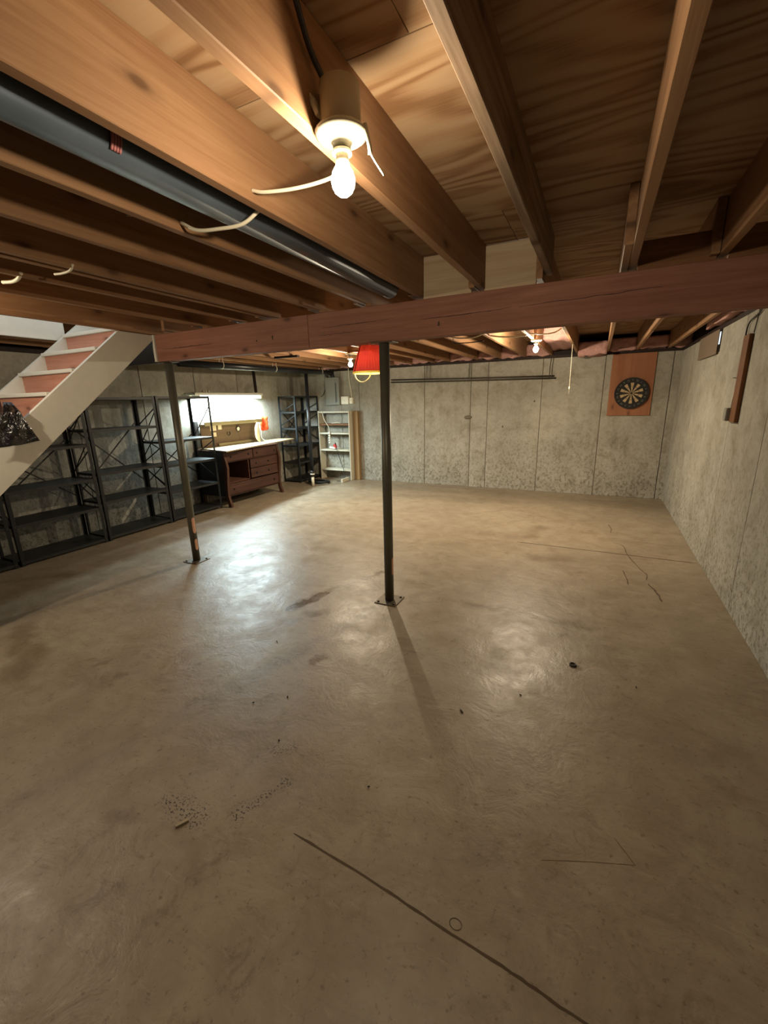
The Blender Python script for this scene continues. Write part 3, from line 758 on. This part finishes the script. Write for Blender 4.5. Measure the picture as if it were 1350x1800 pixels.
# ------------------------------------------------------------------ back corner: bookcase, panel, pipes
bc = thing('bookcase', (-5.06, 7.87, 0), 'open white-painted wooden bookcase leaning against the back wall', 'bookcase')
BX0, BX1, BY0, BY1, BZ = -5.475, -4.685, 7.80, 8.0, 1.485
obj('side_board', box(BX0, BX0+.022, BY0, BY1, 0, BZ, bev=.002), M_OFFWHITE, bc)
obj('side_board', box(BX1-.022, BX1, BY0, BY1, 0, BZ, bev=.002), M_OFFWHITE, bc)
for z, m in ((1.475, M_OFFWHITE), (1.215, M_BROWN), (1.025, M_OFFWHITE), (.665, M_OFFWHITE), (.235, M_OFFWHITE)):
    obj('shelf', box(BX0+.023, BX1-.023, BY0+.004, BY1, z-.034, z, bev=.002), m, bc)
tag(obj('tan_post', box(-4.66, -4.545, 7.92, 8.01, 0, 1.475, bev=.003), M_TAN), 'tan timber post standing right of the white bookcase', 'post')
tag(obj('wood_offcut', box(-4.78, -4.74, 7.52, 7.79, 0, .075, bev=.003), M_OFFWHITE), 'short white board on edge in front of the bookcase', 'board')
# power strip, plug and cords on the bookcase
ps = thing('power_strip', (-5.18, 7.79, .75), 'white power strip hanging in front of the bookcase shelves', 'power strip')
obj('strip_body', box(-5.205, -5.165, 7.765, 7.792, .80, 1.04, bev=.004), M_CREAM, ps)
for k in range(4): obj('socket', box(-5.195, -5.175, 7.762, 7.7655, .83+.05*k, .855+.05*k), M_DARKG, ps)
bm = nb(); tube(bm, spline([(-5.185, 7.78, 1.04), (-5.20, 7.785, 1.15), (-5.30, 7.79, 1.30), (-5.36, 7.79, 1.49)], 8), .006, 8)
obj('cord', bm, M_CABLE, ps, True)
bm = nb(); tube(bm, spline([(-5.12, 7.80, 1.225), (-4.98, 7.81, 1.24), (-4.93, 7.84, 1.224), (-5.0, 7.86, 1.223), (-5.10, 7.84, 1.224)], 8), .006, 8)
tag(obj('cord_coil', bm, M_CABLE, None, True), 'small coiled white cord on the upper bookcase shelf', 'cord')
bm = nb(); obox(bm, (-5.06, 7.80, .74), ((1, 0, .4), (0, 1, 0), (-.4, 0, 1)), (.03, .02, .045), .006)
tag(obj('red_adapter', bm, m_plain('red_plastic', srgb(198, 44, 36), .5)), 'red plug adapter on the bookcase shelf', 'adapter')
bm = nb(); obox(bm, (-5.13, 7.80, .665+.036), ((1, 0, -.15), (0, 1, 0), (.15, 0, 1)), (.075, .03, .02), .008)
tag(obj('white_adapter', bm, M_CREAM), 'white plug adapter lying on the bookcase shelf below the power strip', 'adapter')
bm = nb(); tube(bm, spline([(-5.03, 7.785, .79), (-5.04, 7.765, .80), (-4.99, 7.77, .62), (-4.92, 7.775, .40), (-4.83, 7.76, .17), (-4.83, 7.70, .012), (-4.95, 7.62, .010)], 8), .006, 8)
tag(obj('extension_lead', bm, M_BLACK, None, True), 'black cord hanging down the bookcase to the floor', 'cord')
bm = nb(); pts = [( -5.22 + (.24+.02*math.sin(3*a))*math.cos(a), 7.32 + (.15+.02*math.cos(2*a))*math.sin(a), .016 + .011*(a/6.28)) for a in [2*math.pi*k/28 for k in range(0, 85)]]
tube(bm, pts, .014, 8); tag(obj('hose_coil', bm, M_BLACK, None, True), 'black hose coiled on the floor beside the corner rack', 'hose')
# electric panel
ep = thing('breaker_panel', (-5.155, 7.97, 1.60), 'grey electrical breaker panel on the back wall above the bookcase', 'electrical panel')
obj('enclosure', box(-5.335, -4.98, 7.93, 8.027, 1.605, 2.172, bev=.004), M_GREY, ep)
obj('door', box(-5.31, -5.075, 7.922, 7.9295, 1.64, 2.14, bev=.002), M_GREY, ep)
obj('hinge_slot', box(-5.072, -5.046, 7.926, 7.9295, 1.66, 2.06), M_DARKG, ep)
for k in range(4):
    x = -5.29 + .055*k
    bm = nb(); tube(bm, [(x, 7.985, 2.173), (x, 7.96, 2.26), (x, 7.95, 2.342)], .016, 10); obj('conduit', bm, [M_PIPE, M_GREY, M_PIPE, M_PIPE][k], ep, True)
def jbox(name, x0, x1, z0, z1, label):
    b = thing(name, ((x0+x1)/2, 8.0, z0), label, 'electrical box')
    obj('body', box(x0, x1, 7.975, 8.027, z0, z1, bev=.004), M_CREAM, b)
    obj('cover', box(x0+.008, x1-.008, 7.970, 7.9745, z0+.008, z1-.008, bev=.001), M_CREAM, b)
    bm = nb(); tube(bm, [((x0+x1)/2, 7.967, (z0+z1)/2), ((x0+x1)/2, 7.9697, (z0+z1)/2)], .006, 8); obj('screw', bm, M_STEEL, b)
jbox('junction_box', -4.972, -4.786, 1.612, 1.778, 'larger white box right of the breaker panel')
jbox('junction_box', -4.762, -4.688, 1.622, 1.748, 'small white box right of the larger white box')
bm = nb(); tube(bm, spline([(-4.77, 8.0, 2.34), (-4.765, 8.005, 2.1), (-4.735, 8.006, 1.9), (-4.715, 8.005, 1.752)], 6), .007, 8)
tag(obj('wall_cable', bm, M_CABLE, None, True), 'white cable running down the back wall to the small white box', 'cable')
bm = nb(); tube(bm, spline([(-5.36, 8.0, 2.34), (-5.37, 8.005, 2.0), (-5.42, 8.005, 1.85), (-5.50, 8.0, 1.78)], 6), .008, 8)
tag(obj('wall_cable', bm, M_BLACK, None, True), 'black cable on the wall left of the breaker panel', 'cable')

# drain pipe under the joists with its stack
dp = thing('drain_pipe', (-5.12, 7.0, 0), 'black plastic drain pipe under the joists with a vertical stack to the floor', 'pipe')
bm = nb(); tube(bm, [(-5.13, 4.15, 2.222), (-5.12, 7.9, 2.262)], .048, 16); obj('main_run', bm, M_PIPE, dp, True)
bm = nb(); lathe(bm, [(.034, .30), (.034, 2.215)], (-5.13, 7.0, 0), 16); obj('stack', bm, M_PIPE, dp, True)
bm = nb(); lathe(bm, [(.042, .20), (.045, .215), (.045, .30), (.036, .32)], (-5.13, 7.0, 0), 16); obj('coupling', bm, M_BLACK, dp, True)
bm = nb(); lathe(bm, [(.036, .235), (.0465, .24), (.0465, .262), (.036, .267)], (-5.13, 7.0, 0), 16); obj('clamp', bm, M_CREAM, dp, True)
bm = nb(); lathe(bm, [(.030, .0), (.030, .21)], (-5.13, 7.0, 0), 16); obj('stub', bm, M_CREAM, dp, True)
for y in (4.9, 6.1, 7.5):
    bm = nb(); pts = [(-5.125 + .053*math.sin(a), y, 2.23 + .010*(y-4.15)/3.75*4 - .053*math.cos(a)) for a in [(-2.4 + 4.8*k/12) for k in range(13)]]
    bm2 = bm
    tube(bm2, [(pts[0][0], y, ZJ-.002)] + pts + [(pts[-1][0], y, ZJ-.002)], .005, 6); obj('hanger', bm2, M_CREAM, dp, True)
bm = nb(); tube(bm, [(-5.126, 5.4, 2.236), (-5.35, 5.45, 2.26), (-5.80, 5.5, 2.28), (-6.04, 5.5, 2.29)], .030, 12); obj('branch', bm, M_PIPE, dp, True)
tag(obj('furring_strip', box(-4.45, -4.02, 5.30, 5.36, 2.318, 2.344, bev=.002), M_SILL), 'dark wooden slat nailed under the joists near the red shade', 'slat')
bm = nb(); bar(bm, (-6.032, 6.57, 1.88), (-6.032, 6.55, 2.29), .05, .03, up=(1, 0, 0))
tag(obj('dark_batten', bm, M_SILL), 'dark vertical batten on the left wall above the fluorescent light', 'batten')

# pipe between the joists near the camera
pp = thing('duct_pipe', (-1.345, 1.0, 2.4), 'dark grey pipe running between the joists left of the bare bulb', 'pipe')
bm = nb(); tube(bm, [(-1.345, YF+.1, 2.402), (-1.345, 2.85, 2.402)], .066, 20); obj('pipe_run', bm, M_DUCT, pp, True)
bm = nb(); pts = [(-1.345 + .069*math.sin(a), .935, 2.402 - .069*math.cos(a)) for a in [(.9 + 1.0*k/8) for k in range(9)]]
for dy in (-.012, -.004, .004, .012): tube(bm, [(p[0], p[1]+dy, p[2]) for p in pts] + [(pts[-1][0], .935+dy, 2.59)], .0045, 6)
obj('strap', bm, M_STRAP, pp, True)

# ------------------------------------------------------------------ lamps
def bulb_mesh(c, r=.032):
    prof = [(.0165, 0), (.020, -.006), (r*.86, -.018), (r*.98, -.030), (r, -.040), (r*.93, -.052), (r*.74, -.064), (r*.42, -.072), (.004, -.075)]
    return lathe(nb(), prof, c, 24)
def lampholder(name, x, y, z, label, power, up_power, box_up=True, double=False):
    """porcelain lampholder, z = mounting height, bulb hangs below"""
    L = thing(name, (x, y, z), label, 'lamp', 'bare bulb lamps')
    if box_up:
        bm = nb(); lathe(bm, [(.050, 0), (.052, .004), (.052, .095), (.048, .098)], (x, y, z), 24); obj('box', bm, M_BOXM, L, True)
    bm = nb(); lathe(bm, [(.062, 0), (.068, -.006), (.068, -.013), (.054, -.022), (.030, -.027), (.024, -.034), (.024, -.042)], (x, y, z), 32); obj('holder', bm, M_PORC, L, True)
    z1 = z - .042
    if double:
        bm = nb(); lathe(bm, [(.016, .0), (.016, -.02), (.042, -.026), (.044, -.036), (.020, -.042)], (x, y, z1), 24); obj('skirt', bm, M_PORC, L, True); z1 -= .042
    bm = nb(); lathe(bm, [(.021, 0), (.021, -.004), (.026, -.005), (.026, -.012), (.018, -.013)], (x, y, z1), 20); obj('collar', bm, M_PORC, L, True)
    bm = nb(); lathe(bm, [(.016, -.0125), (.0185, -.034), (.0165, -.035)], (x, y, z1), 20); obj('bulb_neck', bm, M_BOXM, L, True)
    zb = z1 - .034
    obj('bulb', bulb_mesh((x, y, zb)), M_BULB, L, True)
    lc = (x, y, zb - .038)
    a = spot_light('bulb_light', lc, power, WARM, math.radians(179), 1.0, .028)
    b = point_light('bulb_glow', lc, up_power, WARM, .028)
    for o in (a, b):
        o.parent = L; o.location = Vector(lc) - Vector((x, y, z))
    return L
L = lampholder('bulb_lamp', -.668, 1.135, 2.345, 'glowing bare bulb in a round porcelain holder in the foreground', P_MAIN, P_MAIN_UP)
bm = nb(); tube(bm, [(-.601, 1.14, 2.345), (-.596, 1.155, 2.30), (-.598, 1.16, 2.285)], .006, 8); obj('switch_lever', bm, M_PORC, L, True)
bm = nb(); tube(bm, spline([(-.597, 1.162, 2.288), (-.59, 1.18, 2.272), (-.578, 1.20, 2.25)], 4), .003, 6); obj('pull_stub', bm, M_CABLE, L, True)
bm = nb(); obox(bm, (-.724, 1.105, 2.395), ((1, 0, .5), (0, 1, 0), (-.5, 0, 1)), (.006, .014, .028), .002); obj('clip', bm, M_PORC, L)
bm = nb(); tube(bm, spline([(-.70, 1.12, 2.443), (-.712, 1.07, 2.50), (-.70, .98, 2.57), (-.72, .90, 2.575), (-.718, .80, 2.54), (-.725, .74, 2.56), (-.72, .60, 2.575)], 8), .007, 8)
tag(obj('black_cable', bm, M_BLACK, None, True), 'black cable looping along the joist to the foreground bulb', 'cable')
lampholder('bulb_lamp', -.755, 5.75, 2.345, 'glowing bare bulb hanging near the back wall, left of the dartboard', P_FAR, P_FAR_UP, box_up=False)
lampholder('bulb_lamp', -3.31, 5.62, 2.345, 'glowing bare bulb with a double porcelain holder left of the red shade', P_CORNER, P_CORNER_UP, box_up=False, double=True)
lampholder('bulb_lamp', -3.55, .75, 2.345, 'added bare bulb among the joists right of the stairs, unseen outside the view', P_STAIR, P_STAIR_UP, box_up=False)  # unseen bulb added to light the stairs, left joists and girder end
tag(obj('lamp_board', box(-3.889, -3.301, .69, .81, 2.3455, 2.37), M_BLOCK), 'board between two joists carrying the added bulb near the stairs', 'board')
tag(obj('lamp_board', box(-3.345+.039, -2.889, 5.55, 5.69, 2.3455, 2.37), M_BLOCK), 'board between two joists carrying the double-holder bulb', 'board')

# red lampshade behind the middle post
sh = thing('lampshade', (-1.752, 3.30, 1.90), 'red pleated lampshade with yellow lining hanging behind the girder', 'lampshade')
bm = nb(); n = 72; r0, r1, zb, zt = .146, .086, 1.902, 2.105
cx, cy = -1.752, 3.30
lo, hi = [], []
for k in range(n):
    a = 2*math.pi*k/n; pl = .003 if k % 2 else 0
    lo.append(bm.verts.new((cx+(r0+pl)*math.cos(a), cy+(r0+pl)*math.sin(a), zb))); hi.append(bm.verts.new((cx+(r1+pl*.7)*math.cos(a), cy+(r1+pl*.7)*math.sin(a), zt)))
for k in range(n): bm.faces.new((lo[k], lo[(k+1) % n], hi[(k+1) % n], hi[k]))
obj('pleated_cover', bm, M_RED, sh)
bm = nb(); lathe(bm, [(r0-.003, zb), (r1-.003, zt)], (cx, cy, 0), 48, False); obj('lining', bm, M_SHIN, sh, True)
bm = nb(); lathe(bm, [(r0-.004, zb-.014), (r0+.004, zb-.014), (r0+.004, zb+.001), (r0-.004, zb+.001), (r0-.004, zb-.014)], (cx, cy, 0), 48, False); obj('bottom_trim', bm, M_SHIN, sh, True)
am = -2.15
bm = nb(); tube(bm, [(cx+(r0+.004)*math.cos(am), cy+(r0+.004)*math.sin(am), zb), (cx+(r1+.004)*math.cos(am), cy+(r1+.004)*math.sin(am), zt)], .003, 6); tag(obj('seam', bm, m_plain('dark_red', srgb(110, 20, 18), .8), sh), 'dark seam')
bm = nb(); tube(bm, [(cx, cy, 2.0), (cx, cy, ZJ)], .007, 8); obj('hanging_rod', bm, M_ROD, sh, True)
for a in (0, 2.09, 4.19):
    bm = nb(); tube(bm, [(cx, cy, zt-.01), (cx+(r1-.004)*math.cos(a), cy+(r1-.004)*math.sin(a), zt-.005)], .0025, 6); obj('spider_arm', bm, M_ROD, sh)
obj('bulb', bulb_mesh((cx, cy, 2.02), .026), M_BULB, sh, True)
bm = nb(); tube(bm, spline([(cx-.125, cy-.06, zb+.01), (cx-.09, cy-.08, zb-.06), (cx-.03, cy-.08, zb-.085), (cx+.02, cy-.06, zb-.05), (cx+.03, cy-.03, zb+.03)], 8), .006, 8); obj('cord_loop', bm, M_CABLE, sh, True)
lo_ = point_light('shade_light', (cx, cy, 1.96), P_SHADE, WARM, .026)
lo_.parent = sh; lo_.location = Vector((cx, cy, 1.96)) - Vector((-1.752, 3.30, 1.90))
tag(obj('hanger_batten', box(-1.80, -1.70, 3.27, 3.33, ZJ+.0005, ZJ+.02), M_BLOCK), 'small batten holding up the red lampshade', 'batten')

# ------------------------------------------------------------------ white cables and strings at the joists
def cable(pts, r, label, name='white_cable', mat=None, cat='cable'):
    bm = nb(); tube(bm, spline(pts, 7), r, 8); return tag(obj(name, bm, mat or M_CABLE, None, True), label, cat, 'loose cables at the joists')
cable([(-1.154, 1.33, 2.38), (-1.10, 1.335, 2.366), (-.98, 1.355, 2.36), (-.86, 1.375, 2.37), (-.772, 1.39, 2.40)], .006, 'white cable crossing between the joists behind the foreground bulb')
cable([(-1.579, 1.38, 2.375), (-1.50, 1.385, 2.335), (-1.40, 1.40, 2.326), (-1.29, 1.42, 2.33), (-1.20, 1.43, 2.37)], .007, 'white cable looping under the dark pipe')
cable([(-2.60, 1.43, 2.337), (-2.53, 1.43, 2.332), (-2.46, 1.43, 2.336), (-2.43, 1.43, 2.36)], .006, 'white cable loop under the doubled joist at the left')
cable([(-2.99, 1.37, 2.337), (-2.90, 1.375, 2.33), (-2.84, 1.375, 2.337), (-2.80, 1.375, 2.36)], .009, 'short pale cable end at the left edge under a joist')
cable([(-1.99, 1.45, 2.50), (-1.80, 1.5, 2.47), (-1.622, 1.55, 2.46)], .006, 'dim cable threaded between joists at the left')
cable([(-1.195, 5.2, 2.36), (-1.05, 5.2, 2.335), (-.90, 5.22, 2.33), (-.80, 5.25, 2.337)], .008, 'white cable leading to the bulb near the back wall')
cable([(-.775, 5.3, 2.36), (-.62, 5.25, 2.335), (-.50, 5.25, 2.345), (-.415, 5.28, 2.40)], .007, 'white cable right of the bulb near the back wall')
cable([(-1.62, 5.0, 2.36), (-1.50, 5.0, 2.335), (-1.35, 5.02, 2.332), (-1.24, 5.03, 2.36)], .008, 'white cable sagging below the joists behind the girder')
cable([(-1.66, 5.3, 2.335), (-1.62, 5.3, 2.32), (-1.45, 5.32, 2.318), (-1.30, 5.34, 2.33)], .006, 'thin black wire bracket below the joists behind the girder', 'black_wire', M_BLACK)
ps_ = thing('pull_string', (-.388, 6.556, 1.70), 'thin white pull string hanging in front of the back wall', 'string')
bm = nb(); tube(bm, [(-.392, 6.556, ZJ-.001), (-.390, 6.556, 2.05), (-.388, 6.556, 1.705)], .003, 6); obj('string', bm, M_CABLE, ps_, True)
bm = nb(); lathe(bm, [(.003, 0), (.009, .012), (.009, .028), (.003, .04)], (-.388, 6.556, 1.76), 10); obj('knot', bm, M_CABLE, ps_, True)

# ------------------------------------------------------------------ insulation over the walls
def batt(x0, x1, y0, y1, z0, z1, label, seed, amp=.025):
    bm = nb(); nx, ny, nz = 10, 5, 6
    grid = {}
    for i in range(nx+1):
        for j in range(ny+1):
            for k in range(nz+1):
                if 0 < i < nx and 0 < j < ny and 0 < k < nz: continue
                p = Vector((x0+(x1-x0)*i/nx, y0+(y1-y0)*j/ny, z0+(z1-z0)*k/nz))
                q = p*9 + Vector((seed*3.1, seed*1.7, 0))
                f = 1 if (j == 0 or k == 0) else 0
                dv = Vector((0, -abs(noise.noise(q))*amp*2*(1 if j <= 1 else 0), noise.noise(q + Vector((9, 9, 9)))*amp*1.5*(1 if k <= 1 else 0)))
                grid[i, j, k] = bm.verts.new(p + dv)
    def quad(a, b, c, e): bm.faces.new([grid[t] for t in (a, b, c, e)])
    for i in range(nx):
        for j in range(ny):
            quad((i, j, 0), (i, j+1, 0), (i+1, j+1, 0), (i+1, j, 0)); quad((i, j, nz), (i+1, j, nz), (i+1, j+1, nz), (i, j+1, nz))
        for k in range(nz):
            quad((i, 0, k), (i+1, 0, k), (i+1, 0, k+1), (i, 0, k+1)); quad((i, ny, k), (i, ny, k+1), (i+1, ny, k+1), (i+1, ny, k))
    for j in range(ny):
        for k in range(nz):
            quad((0, j, k), (0, j, k+1), (0, j+1, k+1), (0, j+1, k)); quad((nx, j, k), (nx, j+1, k), (nx, j+1, k+1), (nx, j, k+1))
    return tag(obj('insulation_batt', bm, M_INSUL, None, True), label, 'insulation', 'pink insulation above the back wall')
fs = sorted(far)
for i in range(len(fs)-1):
    a, b = fs[i]+.041, fs[i+1]-.003
    k = len(fs)-2-i     # bay counted from the right wall
    if k == 2:
        batt(a, b, 7.62, 8.02, 2.30, 2.47, 'thick pink insulation sagging out left of the dartboard', 3.3, .05)
    elif k == 3:
        batt(a, b, 6.55, 8.17, 2.43, ZD-.004, 'long pink insulation batt above the bulb near the back wall', 5.1, .035)
    else:
        batt(a, b, 7.98, 8.178, ZJ+.012, 2.53, 'pink insulation stuffed above the back wall, %s bay from the right wall' % ORD[k], i*1.3, .03)
batt(.905, 1.15, 7.98, 8.178, ZJ+.012, 2.53, 'pink insulation stuffed in the right back corner', 8.8, .03)
for j, (y0, y1) in enumerate(((3.2, 4.0), (4.05, 5.0), (5.05, 6.0))):
    batt(.97, 1.155, y0, y1, ZJ+.012, 2.50, 'pink insulation along the top of the right wall, %s from the girder' % ORD[j], 20+j, .04)

# ------------------------------------------------------------------ dartboard
tag(obj('backing_board', box(.128, .733, 8.006, 8.0275, 1.347, 2.297, bev=.002), M_DBWOOD), 'orange plywood board on the back wall behind the dartboard', 'board')
db = thing('dartboard', (.445, 7.985, 1.465), 'round black and cream dartboard hung on the plywood board', 'dartboard')
DC = Vector((.445, 8.0055, 1.695)); RD = .236
def disc(bm, r0, r1, a0, a1, y0, y1, seg):
    vs = []
    for i in range(seg+1):
        a = a0 + (a1-a0)*i/seg
        d_ = Vector((math.sin(a), 0, math.cos(a)))
        vs.append([bm.verts.new(DC + d_*r + Vector((0, y, 0))) for r, y in ((r0, y0), (r1, y0), (r1, y1), (r0, y1))])
    full = abs(a1 - a0) > 6.28
    for p, q in zip(vs, vs[1:]):
        for k in range(4):
            if r0 < 1e-6 and k == 3: continue
            f = [p[k], p[(k+1) % 4], q[(k+1) % 4], q[k]]
            try: bm.faces.new(f)
            except ValueError: pass
    if not full:
        bm.faces.new(vs[0]); bm.faces.new(vs[-1][::-1])
    bmesh.ops.remove_doubles(bm, verts=bm.verts, dist=1e-6)
    return bm
obj('board_body', disc(nb(), .001, RD, 0, 2*math.pi, -.034, 0, 48), M_BOARDK, db)
obj('rim', disc(nb(), RD-.006, RD+.004, 0, 2*math.pi, -.040, 0, 48), M_BOARDK, db)
for k in range(20):
    a0, a1 = (k-.5)*math.pi/10, (k+.5)*math.pi/10
    m = M_BOARDC if k % 2 == 0 else M_BOARDK
    sg = obj('segment', disc(nb(), .014, .160, a0+.004, a1-.004, -.0368, -.034, 3), m, db)
for r in (.0145, .099, .107, .161, .170):
    bm = nb(); pts = [DC + Vector((r*math.sin(a), -.0385, r*math.cos(a))) for a in [2*math.pi*k/40 for k in range(41)]]
    tube(bm, pts, .0014, 5, False); obj('wire_ring', bm, M_ROD, db)
NUMS = [20, 1, 18, 4, 13, 6, 10, 15, 2, 17, 3, 19, 7, 16, 8, 11, 14, 9, 12, 5]
for k, nm in enumerate(NUMS):
    a = (k+1)*math.pi/10
    cu = bpy.data.curves.new('numeral', 'FONT'); cu.body = str(nm); cu.size = .040; cu.align_x = 'CENTER'; cu.align_y = 'CENTER'; cu.extrude = .0008
    tmp = bpy.data.objects.new('numeral_text', cu); COL.objects.link(tmp)
    bpy.context.view_layer.update()
    me = bpy.data.meshes.new_from_object(tmp.evaluated_get(bpy.context.evaluated_depsgraph_get()))
    bpy.data.objects.remove(tmp); bpy.data.curves.remove(cu)
    me.materials.clear()
    me.transform(Matrix.Translation(DC + Vector((.198*math.sin(a), -.0358, .198*math.cos(a))) - OFF[db.name]) @ Matrix.Rotation(a, 4, 'Y') @ Matrix.Rotation(math.pi/2, 4, 'X'))
    link('numeral', me, M_NUM, db)

# ------------------------------------------------------------------ rods on the back wall
for i, (za, zb, xa, xb) in enumerate(((2.068, 2.010, -3.78, -.722), (2.022, 1.974, -3.78, -.692))):
    bm = nb(); tube(bm, [(xa, 8.0, za), ((xa+xb)/2, 8.0, (za+zb)/2-.004), (xb, 8.0, zb)], .013, 10)
    tag(obj('iron_rod', bm, M_ROD, None, True), 'long thin iron rod on the back wall, %s of the pair' % ('upper' if i == 0 else 'lower'), 'rod', 'iron rods on the back wall')
for i, x in enumerate((-.800, -.765, -2.18, -3.02, -2.95)):
    bm = nb(); zz = 1.97 if i < 2 else 2.03 + .0 * i
    tube(bm, [(x, 7.978, zz), (x, 7.979, 2.15), (x+.01, 7.985, 2.298)], .006, 6)
    tag(obj('hanging_wire', bm, M_ROD), 'dark wire hanging down to the iron rods, %s from the right' % ORD[[1, 0, 2, 4, 3][i]], 'wire', 'wires holding the iron rods')
for i, (x, z, s_) in enumerate(((-2.20, 1.33, .035), (-1.02, 1.60, .02), (-1.55, 1.16, .02))):
    bm = nb(); bmesh.ops.create_icosphere(bm, subdivisions=2, radius=1)
    for v in bm.verts:
        v.co = Vector((v.co.x*s_*(2.2 if i == 0 else .7), v.co.y*.006, v.co.z*s_)) * (1 + .4*noise.noise(v.co*2.3)) + Vector((x, 8.026, z))
    tag(obj('tar_patch', bm, M_SEAM, None, True), ['dark smeared patch in the middle of the back wall', 'small dark blob on the back wall below the bulb', 'small dark chip on the back wall'][i], 'patch', 'dark patches on the back wall')

# ------------------------------------------------------------------ right wall fittings
tag(obj('brown_plank', box(1.028, 1.056, 4.545, 4.70, 1.418, 2.118, bev=.003), M_BROWN), 'brown vertical plank fixed to the right wall', 'plank')
sb = thing('switch_box', (1.03, 4.80, 1.42), 'small grey metal switch box beside the foot of the brown plank', 'electrical box')
obj('body', box(1.005, 1.056, 4.705, 4.80, 1.425, 1.535, bev=.003), M_GREY, sb)
obj('cover', box(1.000, 1.0045, 4.708, 4.797, 1.43, 1.53, bev=.001), M_GREY, sb)
obj('bracket', box(1.050, 1.056, 4.801, 4.86, 1.44, 1.53, bev=.001), M_STEEL, sb)
bm = nb(); tube(bm, spline([(1.045, 4.30, 2.33), (1.045, 4.45, 2.26), (1.045, 4.70, 2.21), (1.045, 4.73, 2.05), (1.045, 4.725, 1.75), (1.045, 4.76, 1.60), (1.045, 4.765, 1.535)], 7), .006, 8)
tag(obj('black_wire', bm, M_BLACK, None, True), 'black wire running down along the brown plank to the switch box', 'wire')
bm = nb(); tube(bm, [(1.05, 4.48, 2.29), (1.05, 4.53, 2.12)], .004, 6)
tag(obj('thin_wire', bm, M_ROD), 'thin wire above the top of the brown plank', 'wire')
bm = nb(); tube(bm, [(1.045, 4.88, 1.79), (1.050, 4.72, 1.785)], .004, 6)
tag(obj('form_tie', bm, M_ROD), 'short rusty form tie sticking out left of the brown plank', 'wire')
wn = tag(obj('window_1', box(1.050, 1.0585, 5.66, 6.62, 2.075, 2.298), M_SILL), 'boarded-up basement window high on the right wall', None, None, 'structure')
obj('pane', box(1.046, 1.0495, 5.668, 5.72, 2.15, 2.27), M_DAY, wn)
tag(obj('cover_board', box(1.036, 1.0455, 5.692, 6.64, 2.055, 2.299, bev=.002), M_CARD), 'brown board covering the small window on the right wall', 'board')

# ------------------------------------------------------------------ small things on the floor
bm = nb(); obox(bm, (-1.373, .824, .005), ((.55, 1, 0), (1, -.55, 0), (0, 0, 1)), (.025, .0065, .0045), .001)
tag(obj('wood_chip', bm, m_plain('chip_wood', srgb(158, 146, 118), .8)), 'pale wood chip lying on the floor at the lower left', 'wood chip')
bm = nb(); pts = [(.005 + .018*math.cos(a), 2.63 + .018*math.sin(a), .006) for a in [2*math.pi*k/16 for k in range(17)]]
tube(bm, pts, .005, 6, False); tag(obj('rubber_ring', bm, M_BLACK, None, True), 'small dark ring lying on the floor right of the middle post', 'ring')
debris = [(-.52, 1.93, .02), (-1.92, 2.06, .012), (-1.47, 1.62, .014), (.35, 2.55, .010), (-.25, 2.2, .010), (-1.30, 1.34, .012), (-.76, 1.30, .008), (-1.62, 1.50, .009)]
dl = ['right of the shadow of the middle post', 'left of the middle post toward the stairs', 'left of the floor centre', 'near the right wall', 'right of the floor centre', 'above the pitted floor patch', 'near the upper end of the near joint', 'at the lower left of the floor']
for (x, y, s_), tx in zip(debris, dl):
    bm = nb(); bmesh.ops.create_icosphere(bm, subdivisions=1, radius=1); a = R_.uniform(0, 3)
    for v in bm.verts:
        p = v.co * (1 + .3*noise.noise(v.co*3 + Vector((x*9, y*9, 0))))
        q = Vector((p.x*s_*.9, p.y*s_*.33, p.z*.004 + .0042))
        v.co = Vector((x + q.x*math.cos(a) - q.y*math.sin(a), y + q.x*math.sin(a) + q.y*math.cos(a), max(q.z, .0004)))
    tag(obj('debris_chip', bm, M_SILL), 'dark crumb of debris on the floor ' + tx, 'debris', 'crumbs on the floor')
